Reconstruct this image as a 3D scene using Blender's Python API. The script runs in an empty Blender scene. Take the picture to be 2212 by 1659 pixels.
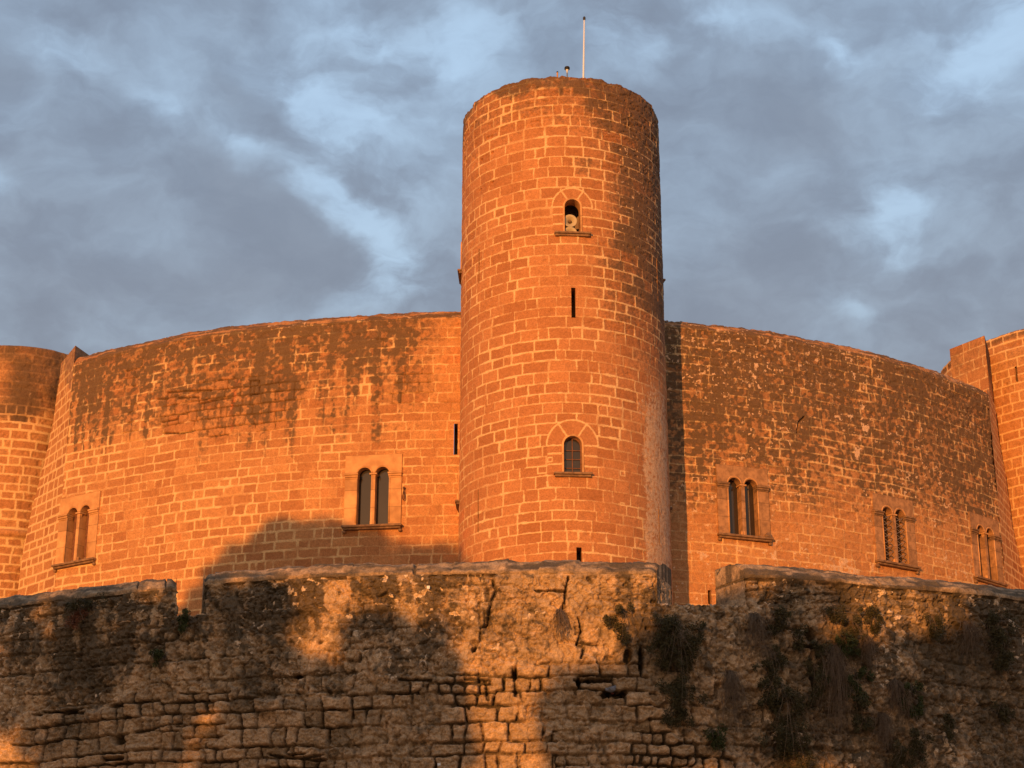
import bpy, bmesh, math, random
import numpy as np
from mathutils import Vector, Matrix
from mathutils.geometry import tessellate_polygon
R_ = math.radians
sc = bpy.context.scene
col = sc.collection
# ------------------------------------------------------------------ camera
CAMZ = 1.7; PITCH = R_(20.0); F = 4000.0
cam_d = bpy.data.cameras.new('camera'); cam = bpy.data.objects.new('camera', cam_d); col.objects.link(cam)
cam.location = (0, 0, CAMZ); cam.rotation_euler = (math.pi/2 + PITCH, 0, 0)
cam_d.sensor_width = 36; cam_d.lens = 36*F/2212.0; cam_d.clip_end = 6000; cam_d.clip_start = 0.1
sc.camera = cam
sc.view_settings.view_transform = 'Standard'; sc.view_settings.look = 'None'
sc.view_settings.exposure = 0.0; sc.view_settings.gamma = 1
# ------------------------------------------------------------------ sun
SUN_AZ, SUN_EL = 19.0, 4.5           # degrees; the sun stands behind the camera's left shoulder
SD = Vector((-math.sin(R_(SUN_AZ))*math.cos(R_(SUN_EL)), -math.cos(R_(SUN_AZ))*math.cos(R_(SUN_EL)), math.sin(R_(SUN_EL))))
sun_d = bpy.data.lights.new('sun', 'SUN'); sun = bpy.data.objects.new('sun', sun_d); col.objects.link(sun)
sun_d.energy = 4.6; sun_d.angle = R_(0.5); sun_d.color = (1.0, 0.40, 0.09)
sun.rotation_euler = SD.to_track_quat('Z', 'Y').to_euler()
# ------------------------------------------------------------------ world: low sun sky with broken cloud
def N(nt, t, **kw):
    n = nt.nodes.new(t)
    for k, v in kw.items():
        if k in n.bl_rna.properties.keys(): setattr(n, k, v)
        else: n.inputs[k.replace('_', ' ')].default_value = v
    return n
def M(nt, op, a, b=None, c=None, clamp=False):
    n = nt.nodes.new('ShaderNodeMath'); n.operation = op; n.use_clamp = clamp
    for i, v in enumerate((a, b, c)):
        if v is None: continue
        if isinstance(v, (int, float)): n.inputs[i].default_value = v
        else: nt.links.new(v, n.inputs[i])
    return n.outputs[0]
def MIX(nt, fac, a, b, mode='MIX'):
    n = nt.nodes.new('ShaderNodeMix'); n.data_type = 'RGBA'; n.blend_type = mode
    for s, v in ((n.inputs['Factor'], fac), (n.inputs['A'], a), (n.inputs['B'], b)):
        if isinstance(v, (int, float)): s.default_value = v
        elif isinstance(v, tuple): s.default_value = (*v, 1) if len(v) == 3 else v
        else: nt.links.new(v, s)
    return n.outputs['Result']
def SS(nt, x, a, b, lo=0.0, hi=1.0):
    n = nt.nodes.new('ShaderNodeMapRange'); n.interpolation_type = 'SMOOTHSTEP'
    if isinstance(x, (int, float)): n.inputs[0].default_value = x
    else: nt.links.new(x, n.inputs[0])
    n.inputs[1].default_value = a; n.inputs[2].default_value = b; n.inputs[3].default_value = lo; n.inputs[4].default_value = hi
    return n.outputs[0]
def NOISE(nt, vec, scale, detail=4, rough=.55, dist=0.0, off=None):
    n = nt.nodes.new('ShaderNodeTexNoise'); n.inputs['Scale'].default_value = scale
    n.inputs['Detail'].default_value = detail; n.inputs['Roughness'].default_value = rough; n.inputs['Distortion'].default_value = dist
    if vec is not None: nt.links.new(vec, n.inputs['Vector'])
    return n.outputs['Fac']
def COMB(nt, x, y, z=0.0):
    n = nt.nodes.new('ShaderNodeCombineXYZ')
    for i, v in enumerate((x, y, z)):
        if isinstance(v, (int, float)): n.inputs[i].default_value = v
        else: nt.links.new(v, n.inputs[i])
    return n.outputs[0]

world = bpy.data.worlds.new('World'); sc.world = world; world.use_nodes = True
nt = world.node_tree; nt.nodes.clear()
out = nt.nodes.new('ShaderNodeOutputWorld'); bg = nt.nodes.new('ShaderNodeBackground')
nt.links.new(bg.outputs[0], out.inputs[0]); bg.inputs[1].default_value = 0.1
sky = nt.nodes.new('ShaderNodeTexSky'); sky.sky_type = 'NISHITA'; sky.sun_disc = False
sky.sun_elevation = R_(SUN_EL); sky.sun_rotation = R_(180 + SUN_AZ); sky.altitude = 100; sky.air_density = 1.2; sky.dust_density = 2.0
tc = nt.nodes.new('ShaderNodeTexCoord'); sep = nt.nodes.new('ShaderNodeSeparateXYZ'); nt.links.new(tc.outputs['Generated'], sep.inputs[0])
gx, gy, gz = sep.outputs
az = M(nt, 'MULTIPLY', M(nt, 'ARCTAN2', gx, gy), 57.29578)      # degrees right of the view's heading
el = M(nt, 'MULTIPLY', M(nt, 'ARCSINE', gz), 57.29578)
q1 = COMB(nt, M(nt, 'MULTIPLY', az, .085), M(nt, 'MULTIPLY', el, .12), 3.1)
wx = NOISE(nt, q1, 1.6, 5, .6)
wy = NOISE(nt, COMB(nt, M(nt, 'MULTIPLY', az, .085), M(nt, 'MULTIPLY', el, .12), 9.7), 1.6, 5, .6)
AZ = M(nt, 'ADD', az, M(nt, 'MULTIPLY', M(nt, 'SUBTRACT', wx, .5), 4.6))
EL = M(nt, 'ADD', el, M(nt, 'MULTIPLY', M(nt, 'SUBTRACT', wy, .5), 3.6))
nbig = NOISE(nt, COMB(nt, M(nt, 'MULTIPLY', AZ, .09), M(nt, 'MULTIPLY', EL, .13), 1.0), 1.0, 6, .58)
nfin = NOISE(nt, COMB(nt, M(nt, 'MULTIPLY', AZ, .30), M(nt, 'MULTIPLY', EL, .50), 5.0), 1.0, 8, .56)
# openings in the cloud: azimuth, elevation, half width, half height, tilt, weight
def px_dir(x, y):
    u, v = x-1106, 829.5-y
    d = Vector((u, F*math.cos(PITCH)-v*math.sin(PITCH), F*math.sin(PITCH)+v*math.cos(PITCH))).normalized()
    return math.degrees(math.atan2(d.x, d.y)), math.degrees(math.asin(d.z))
tot = None
for x, y, w, h, t, wt in ((780,330,3.2,1.9,-50,.42), (625,195,1.0,.6,-35,.6), (720,255,1.5,.9,-20,.6), (690,440,.9,.5,-45,.85), (750,475,.8,.45,-20,.6), (830,560,1.1,.75,-30,.75), (880,630,1.3,.9,10,.6), (760,665,1.2,.4,10,.35),
                          (820,70,1.4,.7,-30,.5), (1000,90,1.8,1.3,20,.5), (1320,90,1.6,1.0,0,.5), (1560,25,2.2,.6,-10,.45), (1816,95,.9,.45,-20,.6), (2056,190,1.0,.6,-15,.75), (2156,120,1.1,.9,30,.5), (2150,20,2.0,.7,0,.6),
                          (1926,460,.85,.8,30,.95), (1900,545,1.6,.5,-15,.45), (1830,690,1.2,.4,-30,.3), (340,250,.9,.5,-30,.35), (530,325,1.2,.4,-15,.4), (20,385,.8,.35,-25,.5), (130,130,1.2,.9,20,.45), (20,260,.7,.6,0,.35),
                          (40,170,1.6,.8,0,-.3), (540,220,1.5,.6,-30,-.35), (560,470,2.4,.9,-35,-.35), (1700,230,2.2,.9,0,-.3), (420,620,4,.8,0,-.15)):
    a0, e0 = px_dir(x, y); c, s = math.cos(R_(t)), math.sin(R_(t))
    da = M(nt, 'SUBTRACT', AZ, a0); de = M(nt, 'SUBTRACT', EL, e0)
    p = M(nt, 'DIVIDE', M(nt, 'ADD', M(nt, 'MULTIPLY', da, c), M(nt, 'MULTIPLY', de, s)), w)
    q = M(nt, 'DIVIDE', M(nt, 'SUBTRACT', M(nt, 'MULTIPLY', de, c), M(nt, 'MULTIPLY', da, s)), h)
    r2 = M(nt, 'ADD', M(nt, 'MULTIPLY', p, p), M(nt, 'MULTIPLY', q, q))
    g = M(nt, 'MULTIPLY', M(nt, 'EXPONENT', M(nt, 'MULTIPLY', r2, -.8)), wt)
    tot = g if tot is None else M(nt, 'ADD', tot, g)
tot = M(nt, 'MULTIPLY', tot, SS(nt, nfin, .30, .66, .35, 1.35))
thin = M(nt, 'ADD', M(nt, 'MULTIPLY', tot, .72), M(nt, 'ADD', M(nt, 'MULTIPLY', M(nt, 'SUBTRACT', nbig, .5), 1.35), M(nt, 'MULTIPLY', M(nt, 'SUBTRACT', nfin, .5), .70)))
up = SS(nt, el, 11, 32)
thin = M(nt, 'ADD', thin, M(nt, 'MULTIPLY', up, .16))
tf = SS(nt, thin, -.15, .92)
dark = MIX(nt, up, (2.55, 2.70, 3.20), (2.35, 2.9, 3.85))
lite = MIX(nt, up, (4.2, 5.2, 6.2), (4.2, 5.8, 7.8))
clouds = MIX(nt, tf, dark, lite)
clouds = MIX(nt, 1.0, clouds, MIX(nt, SS(nt, nfin, .3, .7), (.93, .93, .94), (1.07, 1.07, 1.06)), 'MULTIPLY')
# the half of the sky the sun sets in is warm
dotn = nt.nodes.new('ShaderNodeVectorMath'); dotn.operation = 'DOT_PRODUCT'; nt.links.new(tc.outputs['Generated'], dotn.inputs[0])
dotn.inputs[1].default_value = (SD.x, SD.y, 0)
warm = SS(nt, dotn.outputs['Value'], -.2, .8)
lowb = SS(nt, el, 55, 0)
wf = M(nt, 'MULTIPLY', warm, lowb)
clouds = MIX(nt, wf, clouds, (9.8, 6.4, 3.8))
skyc = MIX(nt, .12, clouds, sky.outputs[0], 'ADD')
nt.links.new(skyc, bg.inputs[0])

# ------------------------------------------------------------------ helpers
def tag(o, label=None, cat=None, group=None, kind=None):
    if label: o['label'] = label
    if cat: o['category'] = cat
    if group: o['group'] = group
    if kind: o['kind'] = kind
    return o
def empty(name, loc=(0, 0, 0), rz=0.0, **kw):
    o = bpy.data.objects.new(name, None); col.objects.link(o); o.location = loc; o.rotation_euler = (0, 0, rz)
    o.empty_display_size = .2
    return tag(o, **kw)
def link(name, me, mats, parent=None, loc=None, rz=None):
    for m in (mats if isinstance(mats, (list, tuple)) else [mats]): me.materials.append(m)
    o = bpy.data.objects.new(name, me); col.objects.link(o)
    if parent: o.parent = parent
    if loc is not None: o.location = loc
    if rz is not None: o.rotation_euler = (0, 0, rz)
    return o
def np_mesh(name, V, Fq, smooth=True, masks=None, nside=4):
    me = bpy.data.meshes.new(name); V = np.ascontiguousarray(V, dtype=np.float32).reshape(-1, 3); Fq = np.ascontiguousarray(Fq, dtype=np.int32).reshape(-1, nside)
    me.vertices.add(len(V)); me.vertices.foreach_set('co', V.ravel())
    me.loops.add(Fq.size); me.loops.foreach_set('vertex_index', Fq.ravel())
    me.polygons.add(len(Fq)); me.polygons.foreach_set('loop_start', np.arange(len(Fq), dtype=np.int32)*nside)
    me.polygons.foreach_set('loop_total', np.full(len(Fq), nside, np.int32))
    if masks is not None:
        a = me.attributes.new('masks', 'FLOAT_COLOR', 'POINT'); a.data.foreach_set('color', np.ascontiguousarray(masks, dtype=np.float32).ravel())
    me.update(calc_edges=True); me.validate()
    if smooth: me.polygons.foreach_set('use_smooth', np.ones(len(me.polygons), bool))
    return me
def grid_mesh(name, P, masks, keep=None, closed=False):
    r, c = P.shape[:2]; idx = np.arange(r*c).reshape(r, c)
    f = np.stack([idx[:-1, :-1], idx[:-1, 1:], idx[1:, 1:], idx[1:, :-1]], -1)
    if keep is not None: f = f[keep]
    f = f.reshape(-1, 4)
    if keep is not None:
        used = np.zeros(r*c, bool); used[f.ravel()] = True; new = np.cumsum(used)-1
        f = new[f]; P = P.reshape(-1, 3)[used]; masks = masks.reshape(-1, 4)[used]
    return np_mesh(name, P, f, True, masks)
_tabs = {}
def vnoise(x, y, seed=0):
    if seed not in _tabs: _tabs[seed] = np.random.RandomState(seed+11).rand(256, 256).astype(np.float32)
    T = _tabs[seed]; xi = np.floor(x).astype(np.int64); yi = np.floor(y).astype(np.int64)
    fx = (x-xi).astype(np.float32); fy = (y-yi).astype(np.float32); fx = fx*fx*(3-2*fx); fy = fy*fy*(3-2*fy)
    a, b, c, d = xi & 255, (xi+1) & 255, yi & 255, (yi+1) & 255
    return (T[a, c]*(1-fx)+T[b, c]*fx)*(1-fy)+(T[a, d]*(1-fx)+T[b, d]*fx)*fy
def fbm(x, y, scale=1.0, oct=4, seed=0, gain=.5):
    s = 0; a = 1.0; t = 0; f = scale
    for o in range(oct):
        s = s+a*vnoise(x*f+17.3*o, y*f+5.7*o, seed+o); t += a; a *= gain; f *= 2.03
    return s/t                                   # about 0..1, mean .5
def sst(x, a, b):
    t = np.clip((x-a)/(b-a), 0, 1); return t*t*(3-2*t)
def blocks(s, z, seed, ch, cw, wob=.02, rad=.03, chv=.18, lo=.5, hi=1.5):
    rs = np.random.RandomState(seed)
    zz = z+wob*2.4*(fbm(s, z*.3, .55, 2, seed+3)-.5)+wob*.9*(fbm(s, z, 5.0, 2, seed+5)-.5)
    z0, z1 = float(zz.min())-1, float(zz.max())+1
    n = int((z1-z0)/(ch*(1-chv)))+3
    e = z0+np.cumsum(rs.uniform(1-chv, 1+chv, n)*ch)
    row = np.clip(np.searchsorted(e, zz.ravel()).reshape(zz.shape)-1, 0, n-2)
    dz = np.minimum(zz-e[row], e[row+1]-zz)
    ss = s+wob*1.6*(fbm(s, z, 3.5, 2, seed+7)-.5)
    s0 = float(s.min())-2; s1 = float(s.max())+2
    ds = np.full(s.shape, 9.0); rid = np.zeros(s.shape)
    m = int((s1-s0)/(cw*.5*(lo+hi)*.8))+6
    for k in np.unique(row):
        w = rs.uniform(lo, hi, m)*cw*rs.uniform(.85, 1.15); c = s0-rs.rand()*cw+np.cumsum(w); c = np.append(c, s1+50)
        rv = rs.rand(m+2)
        sel = row == k; v = ss[sel]; i = np.clip(np.searchsorted(c, v), 1, m)
        ds[sel] = np.minimum(v-c[i-1], c[i]-v); rid[sel] = rv[i]
    d = np.where((ds < rad) & (dz < rad), rad-np.hypot(rad-ds, rad-dz), np.minimum(ds, dz))
    return d, rid, row
def ray(x, y):
    u, v = x-1106.0, 829.5-y
    return np.array([u, F*math.cos(PITCH)-v*math.sin(PITCH), F*math.sin(PITCH)+v*math.cos(PITCH)])/F
def hit_cyl(C, R, x, y):
    d = ray(x, y); a = d[0]**2+d[1]**2; b = -(d[0]*C[0]+d[1]*C[1]); c = C[0]**2+C[1]**2-R*R
    disc = b*b-a*c; t = (-b-math.sqrt(max(disc, 0)))/a; p = d*t
    return math.atan2(p[0]-C[0], C[1]-p[1]), p[2]+CAMZ       # theta, z
def hit_y(Y, x, y):
    d = ray(x, y); t = Y/d[1]; return d[0]*t, d[2]*t+CAMZ
def cyl_pt(C, R, th, z): return Vector((C[0]+R*math.sin(th), C[1]-R*math.cos(th), z))
def seg_dist(s, z, pts):
    d = np.full(s.shape, 99.0)
    for (a, b), (c, e) in zip(pts[:-1], pts[1:]):
        L = (c-a)**2+(e-b)**2; t = np.clip(((s-a)*(c-a)+(z-b)*(e-b))/L, 0, 1)
        d = np.minimum(d, np.hypot(s-(a+t*(c-a)), z-(b+t*(e-b))))
    return d
# ------------------------------------------------------------------ materials
def new_mat(name):
    m = bpy.data.materials.new(name); m.use_nodes = True; t = m.node_tree
    return m, t, t.nodes['Principled BSDF']
def stone_mat(name, a, b, mortar, dirt, red, pale, rough=.9, bump=.25, var=.35, fine=9.0, dmix=1.1, grain=(.78, 1.2)):
    m, t, bs = new_mat(name)
    at = t.nodes.new('ShaderNodeAttribute'); at.attribute_name = 'masks'
    sp = t.nodes.new('ShaderNodeSeparateColor'); t.links.new(at.outputs['Color'], sp.inputs[0])
    mo, bl, di = sp.outputs; al = at.outputs['Alpha']
    g = t.nodes.new('ShaderNodeNewGeometry').outputs['Position']
    n1 = NOISE(t, g, 1.3, 4, .6); n2 = NOISE(t, g, fine, 6, .65); n3 = NOISE(t, g, 34, 4, .6)
    base = MIX(t, bl, a, b)
    base = MIX(t, M(t, 'MULTIPLY', SS(t, n2, .35, .7), var), base, tuple(x*.55 for x in a))
    base = MIX(t, M(t, 'MULTIPLY', SS(t, n1, .5, .75), .35), base, b)
    base = MIX(t, mo, base, mortar)
    # red iron stain and painted red bounce light are stored as blk > 1, pale lichen in alpha, dark growth in B
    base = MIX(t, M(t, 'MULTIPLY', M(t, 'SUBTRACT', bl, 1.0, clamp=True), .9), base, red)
    dd = SS(t, M(t, 'ADD', di, M(t, 'MULTIPLY', M(t, 'SUBTRACT', n2, .5), dmix)), .15, .95)
    dd = M(t, 'MULTIPLY', dd, SS(t, di, .02, .25))
    base = MIX(t, M(t, 'MULTIPLY', dd, .86), base, dirt)
    pp = M(t, 'MULTIPLY', SS(t, M(t, 'ADD', al, M(t, 'MULTIPLY', M(t, 'SUBTRACT', n2, .5), 1.0)), .45, .65), SS(t, al, .02, .2))
    base = MIX(t, pp, base, pale)
    base = MIX(t, 1.0, base, MIX(t, SS(t, n3, .3, .7), (grain[0],)*3, (grain[1],)*3), 'MULTIPLY')
    t.links.new(base, bs.inputs['Base Color']); bs.inputs['Roughness'].default_value = rough
    bs.inputs['Specular IOR Level'].default_value = .15
    bp = t.nodes.new('ShaderNodeBump'); bp.inputs['Strength'].default_value = bump; bp.inputs['Distance'].default_value = .03
    t.links.new(M(t, 'ADD', M(t, 'MULTIPLY', n2, .7), M(t, 'MULTIPLY', n3, .5)), bp.inputs['Height']); t.links.new(bp.outputs[0], bs.inputs['Normal'])
    return m
def plain_mat(name, c, c2=None, scale=6, rough=.85, metal=0, bump=0.0, spec=.2, joints=False):
    m, t, bs = new_mat(name); g = t.nodes.new('ShaderNodeNewGeometry').outputs['Position']
    n = NOISE(t, g, scale, 5, .6); c2 = c2 or tuple(x*.7 for x in c)
    base = MIX(t, SS(t, n, .3, .7), c, c2)
    if joints:     # bed joints of the dressed blocks, and each block a little different
        sp = t.nodes.new('ShaderNodeSeparateXYZ'); t.links.new(t.nodes.new('ShaderNodeTexCoord').outputs['Object'], sp.inputs[0])
        zz = M(t, 'DIVIDE', M(t, 'ADD', sp.outputs[2], M(t, 'MULTIPLY', n, .02)), .57); fr = M(t, 'FRACT', zz); fl = M(t, 'FLOOR', zz)
        wn = t.nodes.new('ShaderNodeTexWhiteNoise'); wn.noise_dimensions = '2D'; t.links.new(COMB(t, fl, M(t, 'GREATER_THAN', sp.outputs[0], 0)), wn.inputs['Vector'])
        base = MIX(t, 1.0, base, MIX(t, wn.outputs['Value'], (.80, .80, .80), (1.08, 1.08, 1.08)), 'MULTIPLY')
        base = MIX(t, M(t, 'MULTIPLY', M(t, 'LESS_THAN', fr, .035), .55), base, tuple(x*.35 for x in c2))
    t.links.new(base, bs.inputs['Base Color'])
    bs.inputs['Roughness'].default_value = rough; bs.inputs['Metallic'].default_value = metal; bs.inputs['Specular IOR Level'].default_value = spec
    if bump:
        bp = t.nodes.new('ShaderNodeBump'); bp.inputs['Strength'].default_value = bump; bp.inputs['Distance'].default_value = .02
        t.links.new(n, bp.inputs['Height']); t.links.new(bp.outputs[0], bs.inputs['Normal'])
    return m
MT = {}
MT['tower'] = stone_mat('tower_sandstone', (.385, .16, .065), (.52, .235, .10), (.70, .47, .24), (.098, .069, .046), (.62, .15, .055), (.60, .40, .25), var=.3, bump=.35)
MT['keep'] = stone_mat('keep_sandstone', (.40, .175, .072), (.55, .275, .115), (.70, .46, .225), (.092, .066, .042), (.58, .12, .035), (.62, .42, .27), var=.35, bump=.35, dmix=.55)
MT['outer'] = stone_mat('weathered_rubble', (.25, .185, .118), (.60, .41, .25), (.50, .36, .225), (.066, .056, .041), (.40, .17, .08), (.64, .50, .36), var=.5, bump=.9, fine=8, dmix=.95, grain=(.74, 1.2))
MT['trim'] = plain_mat('dressed_sandstone', (.66, .37, .165), (.48, .25, .11), 3.5, bump=.25, joints=True)
MT['trimd'] = plain_mat('stained_sandstone', (.46, .255, .13), (.25, .14, .075), 5.5, bump=.3, joints=True)
MT['sill'] = plain_mat('dark_weathered_sill', (.30, .18, .10), (.15, .09, .055), 7, bump=.3)
MT['inside'] = plain_mat('unlit_interior', (.15, .11, .09), (.09, .065, .05), 2)
MT['niche'] = plain_mat('niche_plaster', (.30, .22, .18), (.24, .17, .14), 2)
MT['dark'] = plain_mat('dark_recess', (.05, .03, .02), (.03, .02, .015), 3)
MT['iron'] = plain_mat('rusty_iron', (.09, .05, .035), (.16, .07, .04), 20, rough=.7, metal=.4)
MT['lead'] = plain_mat('lead_strip', (.35, .28, .22), (.25, .2, .16), 20, rough=.6, metal=.5)
MT['wood'] = plain_mat('brown_window_wood', (.22, .10, .06), (.13, .06, .04), 14, rough=.6)
MT['white'] = plain_mat('white_paint', (.74, .80, .86), (.68, .74, .80), 9, rough=.4)
MT['cream'] = plain_mat('cream_plastic', (.50, .42, .27), (.42, .35, .23), 5, rough=.45)
MT['black'] = plain_mat('black_rubber', (.03, .03, .032), (.05, .05, .05), 12, rough=.6)
MT['grey'] = plain_mat('galvanised_grey', (.30, .30, .30), (.2, .2, .2), 12, rough=.45, metal=.6)
def glass_mat(name, c, rough):
    m, t, bs = new_mat(name); g = t.nodes.new('ShaderNodeNewGeometry').outputs['Position']
    n = NOISE(t, g, 1.4, 3, .5)
    t.links.new(MIX(t, n, c, tuple(x*.55 for x in c)), bs.inputs['Base Color']); bs.inputs['Roughness'].default_value = rough; bs.inputs['Specular IOR Level'].default_value = .6
    bp = t.nodes.new('ShaderNodeBump'); bp.inputs['Strength'].default_value = .08; t.links.new(n, bp.inputs['Height']); t.links.new(bp.outputs[0], bs.inputs['Normal'])
    return m
MT['glass'] = glass_mat('old_window_glass', (.045, .035, .03), .12)
def leaf_mat(name, a, b):
    m, t, bs = new_mat(name); g = t.nodes.new('ShaderNodeNewGeometry')
    n = NOISE(t, g.outputs['Position'], 9, 3, .6)
    t.links.new(MIX(t, n, a, b), bs.inputs['Base Color']); bs.inputs['Roughness'].default_value = .7; bs.inputs['Specular IOR Level'].default_value = .2
    return m
MT['leaf'] = leaf_mat('dusty_green_leaf', (.042, .040, .020), (.085, .075, .036))
MT['leafg'] = leaf_mat('fresh_green_leaf', (.035, .048, .018), (.065, .080, .030))
MT['leafd'] = leaf_mat('dry_red_leaf', (.13, .05, .03), (.2, .09, .05))
MT['pine'] = leaf_mat('pine_needles', (.035, .055, .02), (.07, .09, .035))
MT['stem'] = plain_mat('grey_dead_stem', (.24, .18, .125), (.14, .10, .07), 25)
MT['bark'] = plain_mat('pine_bark', (.14, .08, .05), (.07, .045, .03), 12, bump=.5)
# ------------------------------------------------------------------ small shape helpers (bmesh)
def bm_box(bm, x0, x1, y0, y1, z0, z1):
    v = [bm.verts.new(p) for p in ((x0,y0,z0),(x1,y0,z0),(x1,y1,z0),(x0,y1,z0),(x0,y0,z1),(x1,y0,z1),(x1,y1,z1),(x0,y1,z1))]
    for f in ((3,2,1,0),(4,5,6,7),(0,1,5,4),(1,2,6,5),(2,3,7,6),(3,0,4,7)): bm.faces.new([v[i] for i in f])
def bm_lathe(bm, prof, n=20, c=(0, 0, 0), axis='z', a0=0, a1=2*math.pi):
    full = abs(a1-a0-2*math.pi) < 1e-6; m = n if full else n+1; rings = []
    for r, h in prof:
        ring = []
        for i in range(m):
            a = a0+(a1-a0)*i/n; x, y = r*math.cos(a), r*math.sin(a)
            p = (c[0]+x, c[1]+y, c[2]+h) if axis == 'z' else (c[0]+x, c[1]+h, c[2]+y)
            ring.append(bm.verts.new(p))
        rings.append(ring)
    for a, b in zip(rings[:-1], rings[1:]):
        for i in range(n if full else n): 
            j = (i+1) % m
            bm.faces.new((a[i], a[j], b[j], b[i]))
    if full:
        for ring in (rings[0], rings[-1]):
            if len(set(round(v.co.x+v.co.y*3+v.co.z*7, 6) for v in ring)) > 2: bm.faces.new(ring)
def bm_tube(bm, pts, r, n=6):
    prev = None
    for i, p in enumerate(pts):
        p = Vector(p); q = Vector(pts[min(i+1, len(pts)-1)])-Vector(pts[max(i-1, 0)]); q.normalize()
        a = q.orthogonal().normalized(); b = q.cross(a); rr = r[i] if isinstance(r, (list, tuple)) else r
        ring = [bm.verts.new(p+(a*math.cos(2*math.pi*k/n)+b*math.sin(2*math.pi*k/n))*rr) for k in range(n)]
        if prev:
            # align the new ring with the last one
            k0 = min(range(n), key=lambda k: (ring[k].co-prev[0].co).length)
            ring = ring[k0:]+ring[:k0]
            if (ring[1].co-prev[1].co).length > (ring[-1].co-prev[1].co).length: ring = [ring[0]]+ring[1:][::-1]
            for k in range(n): bm.faces.new((prev[k], prev[(k+1) % n], ring[(k+1) % n], ring[k]))
        else: bm.faces.new(ring[::-1])
        prev = ring
    bm.faces.new(prev)
def done(bm, name, mats, parent=None, smooth=False, bevel=0.0, **kw):
    bmesh.ops.recalc_face_normals(bm, faces=bm.faces[:])
    if bevel: bmesh.ops.bevel(bm, geom=bm.edges[:], offset=bevel, segments=1, affect='EDGES', profile=.5)
    me = bpy.data.meshes.new(name); bm.to_mesh(me); bm.free()
    if smooth: me.polygons.foreach_set('use_smooth', [True]*len(me.polygons))
    return link(name, me, mats, parent, **kw)
def arch_outline(cx, w, zb, zs, n=14):
    """closed outline of an opening: width w, bottom zb, spring line zs, round head"""
    r = w/2; pts = [(cx-r, zb), (cx+r, zb)]
    pts += [(cx+r*math.cos(math.pi*i/n), zs+r*math.sin(math.pi*i/n)) for i in range(n+1)]
    return pts
def panel(bm, outer, holes, y0, y1, yh):
    """flat slab at y0, outer edge back to y1, holes lined back to yh"""
    loops = [outer]+holes; pl = [[Vector((x, z, 0)) for x, z in L] for L in loops]
    flat = [p for L in pl for p in L]; vs = [bm.verts.new((p.x, y0, p.y)) for p in flat]
    for t in tessellate_polygon(pl):
        try: bm.faces.new([vs[i] for i in t])
        except ValueError: pass
    k = 0
    for li, L in enumerate(loops):
        n = len(L); yb = y1 if li == 0 else yh; back = [bm.verts.new((x, yb, z)) for x, z in L]
        for i in range(n):
            j = (i+1) % n
            bm.faces.new((vs[k+i], vs[k+j], back[j], back[i]))
        k += n
def in_arch(s, z, cx, w, zb, zs):
    r = w/2; return ((np.abs(s-cx) < r) & (z > zb) & (z <= zs)) | ((np.hypot(s-cx, z-zs) < r) & (z > zs))

# ================================================================== GROUND
bm = bmesh.new(); bm_v = [bm.verts.new(p) for p in ((-3000,-3000,0),(3000,-3000,0),(3000,3000,0),(-3000,3000,0))]; bm.faces.new(bm_v)
g = done(bm, 'ground', plain_mat('dry_earth', (.30, .20, .12), (.18, .13, .07), .4, bump=.2)); g['kind'] = 'structure'

# ================================================================== ROUND TOWER
TC, TR = (1.60, 54.5), 3.22
TZ = 29.05+CAMZ
tower = empty('round_tower', (TC[0], TC[1], 0), label='tall round sandstone tower in the centre, lit orange by the low sun', cat='tower')
def loc(o, P): return P-np.array([o.location.x, o.location.y, o.location.z])
up_th, up_z = hit_cyl(TC, TR, 1237, 502); lo_th, lo_z = hit_cyl(TC, TR, 1238, 1021)
def tw(x, y): t, z = hit_cyl(TC, TR, x, y); return TR*t, z
W_UP = dict(th=up_th, z=up_z, w=.50, h=1.12); W_LO = dict(th=lo_th, z=lo_z, w=.55, h=1.13)
sl = []     # slits: theta, z0, z1, half width
for x, y0, y1, hw in ((1239,622,686,.062), (1251,1183,1213,.075), (1035,538,612,.018), (1033,1058,1150,.018), (1420,560,650,.016), (1424,1100,1180,.016)):
    t0, z1 = hit_cyl(TC, TR, x, y0); t1, z0 = hit_cyl(TC, TR, x, y1); sl.append(((t0+t1)/2, z0, z1, hw))
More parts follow.
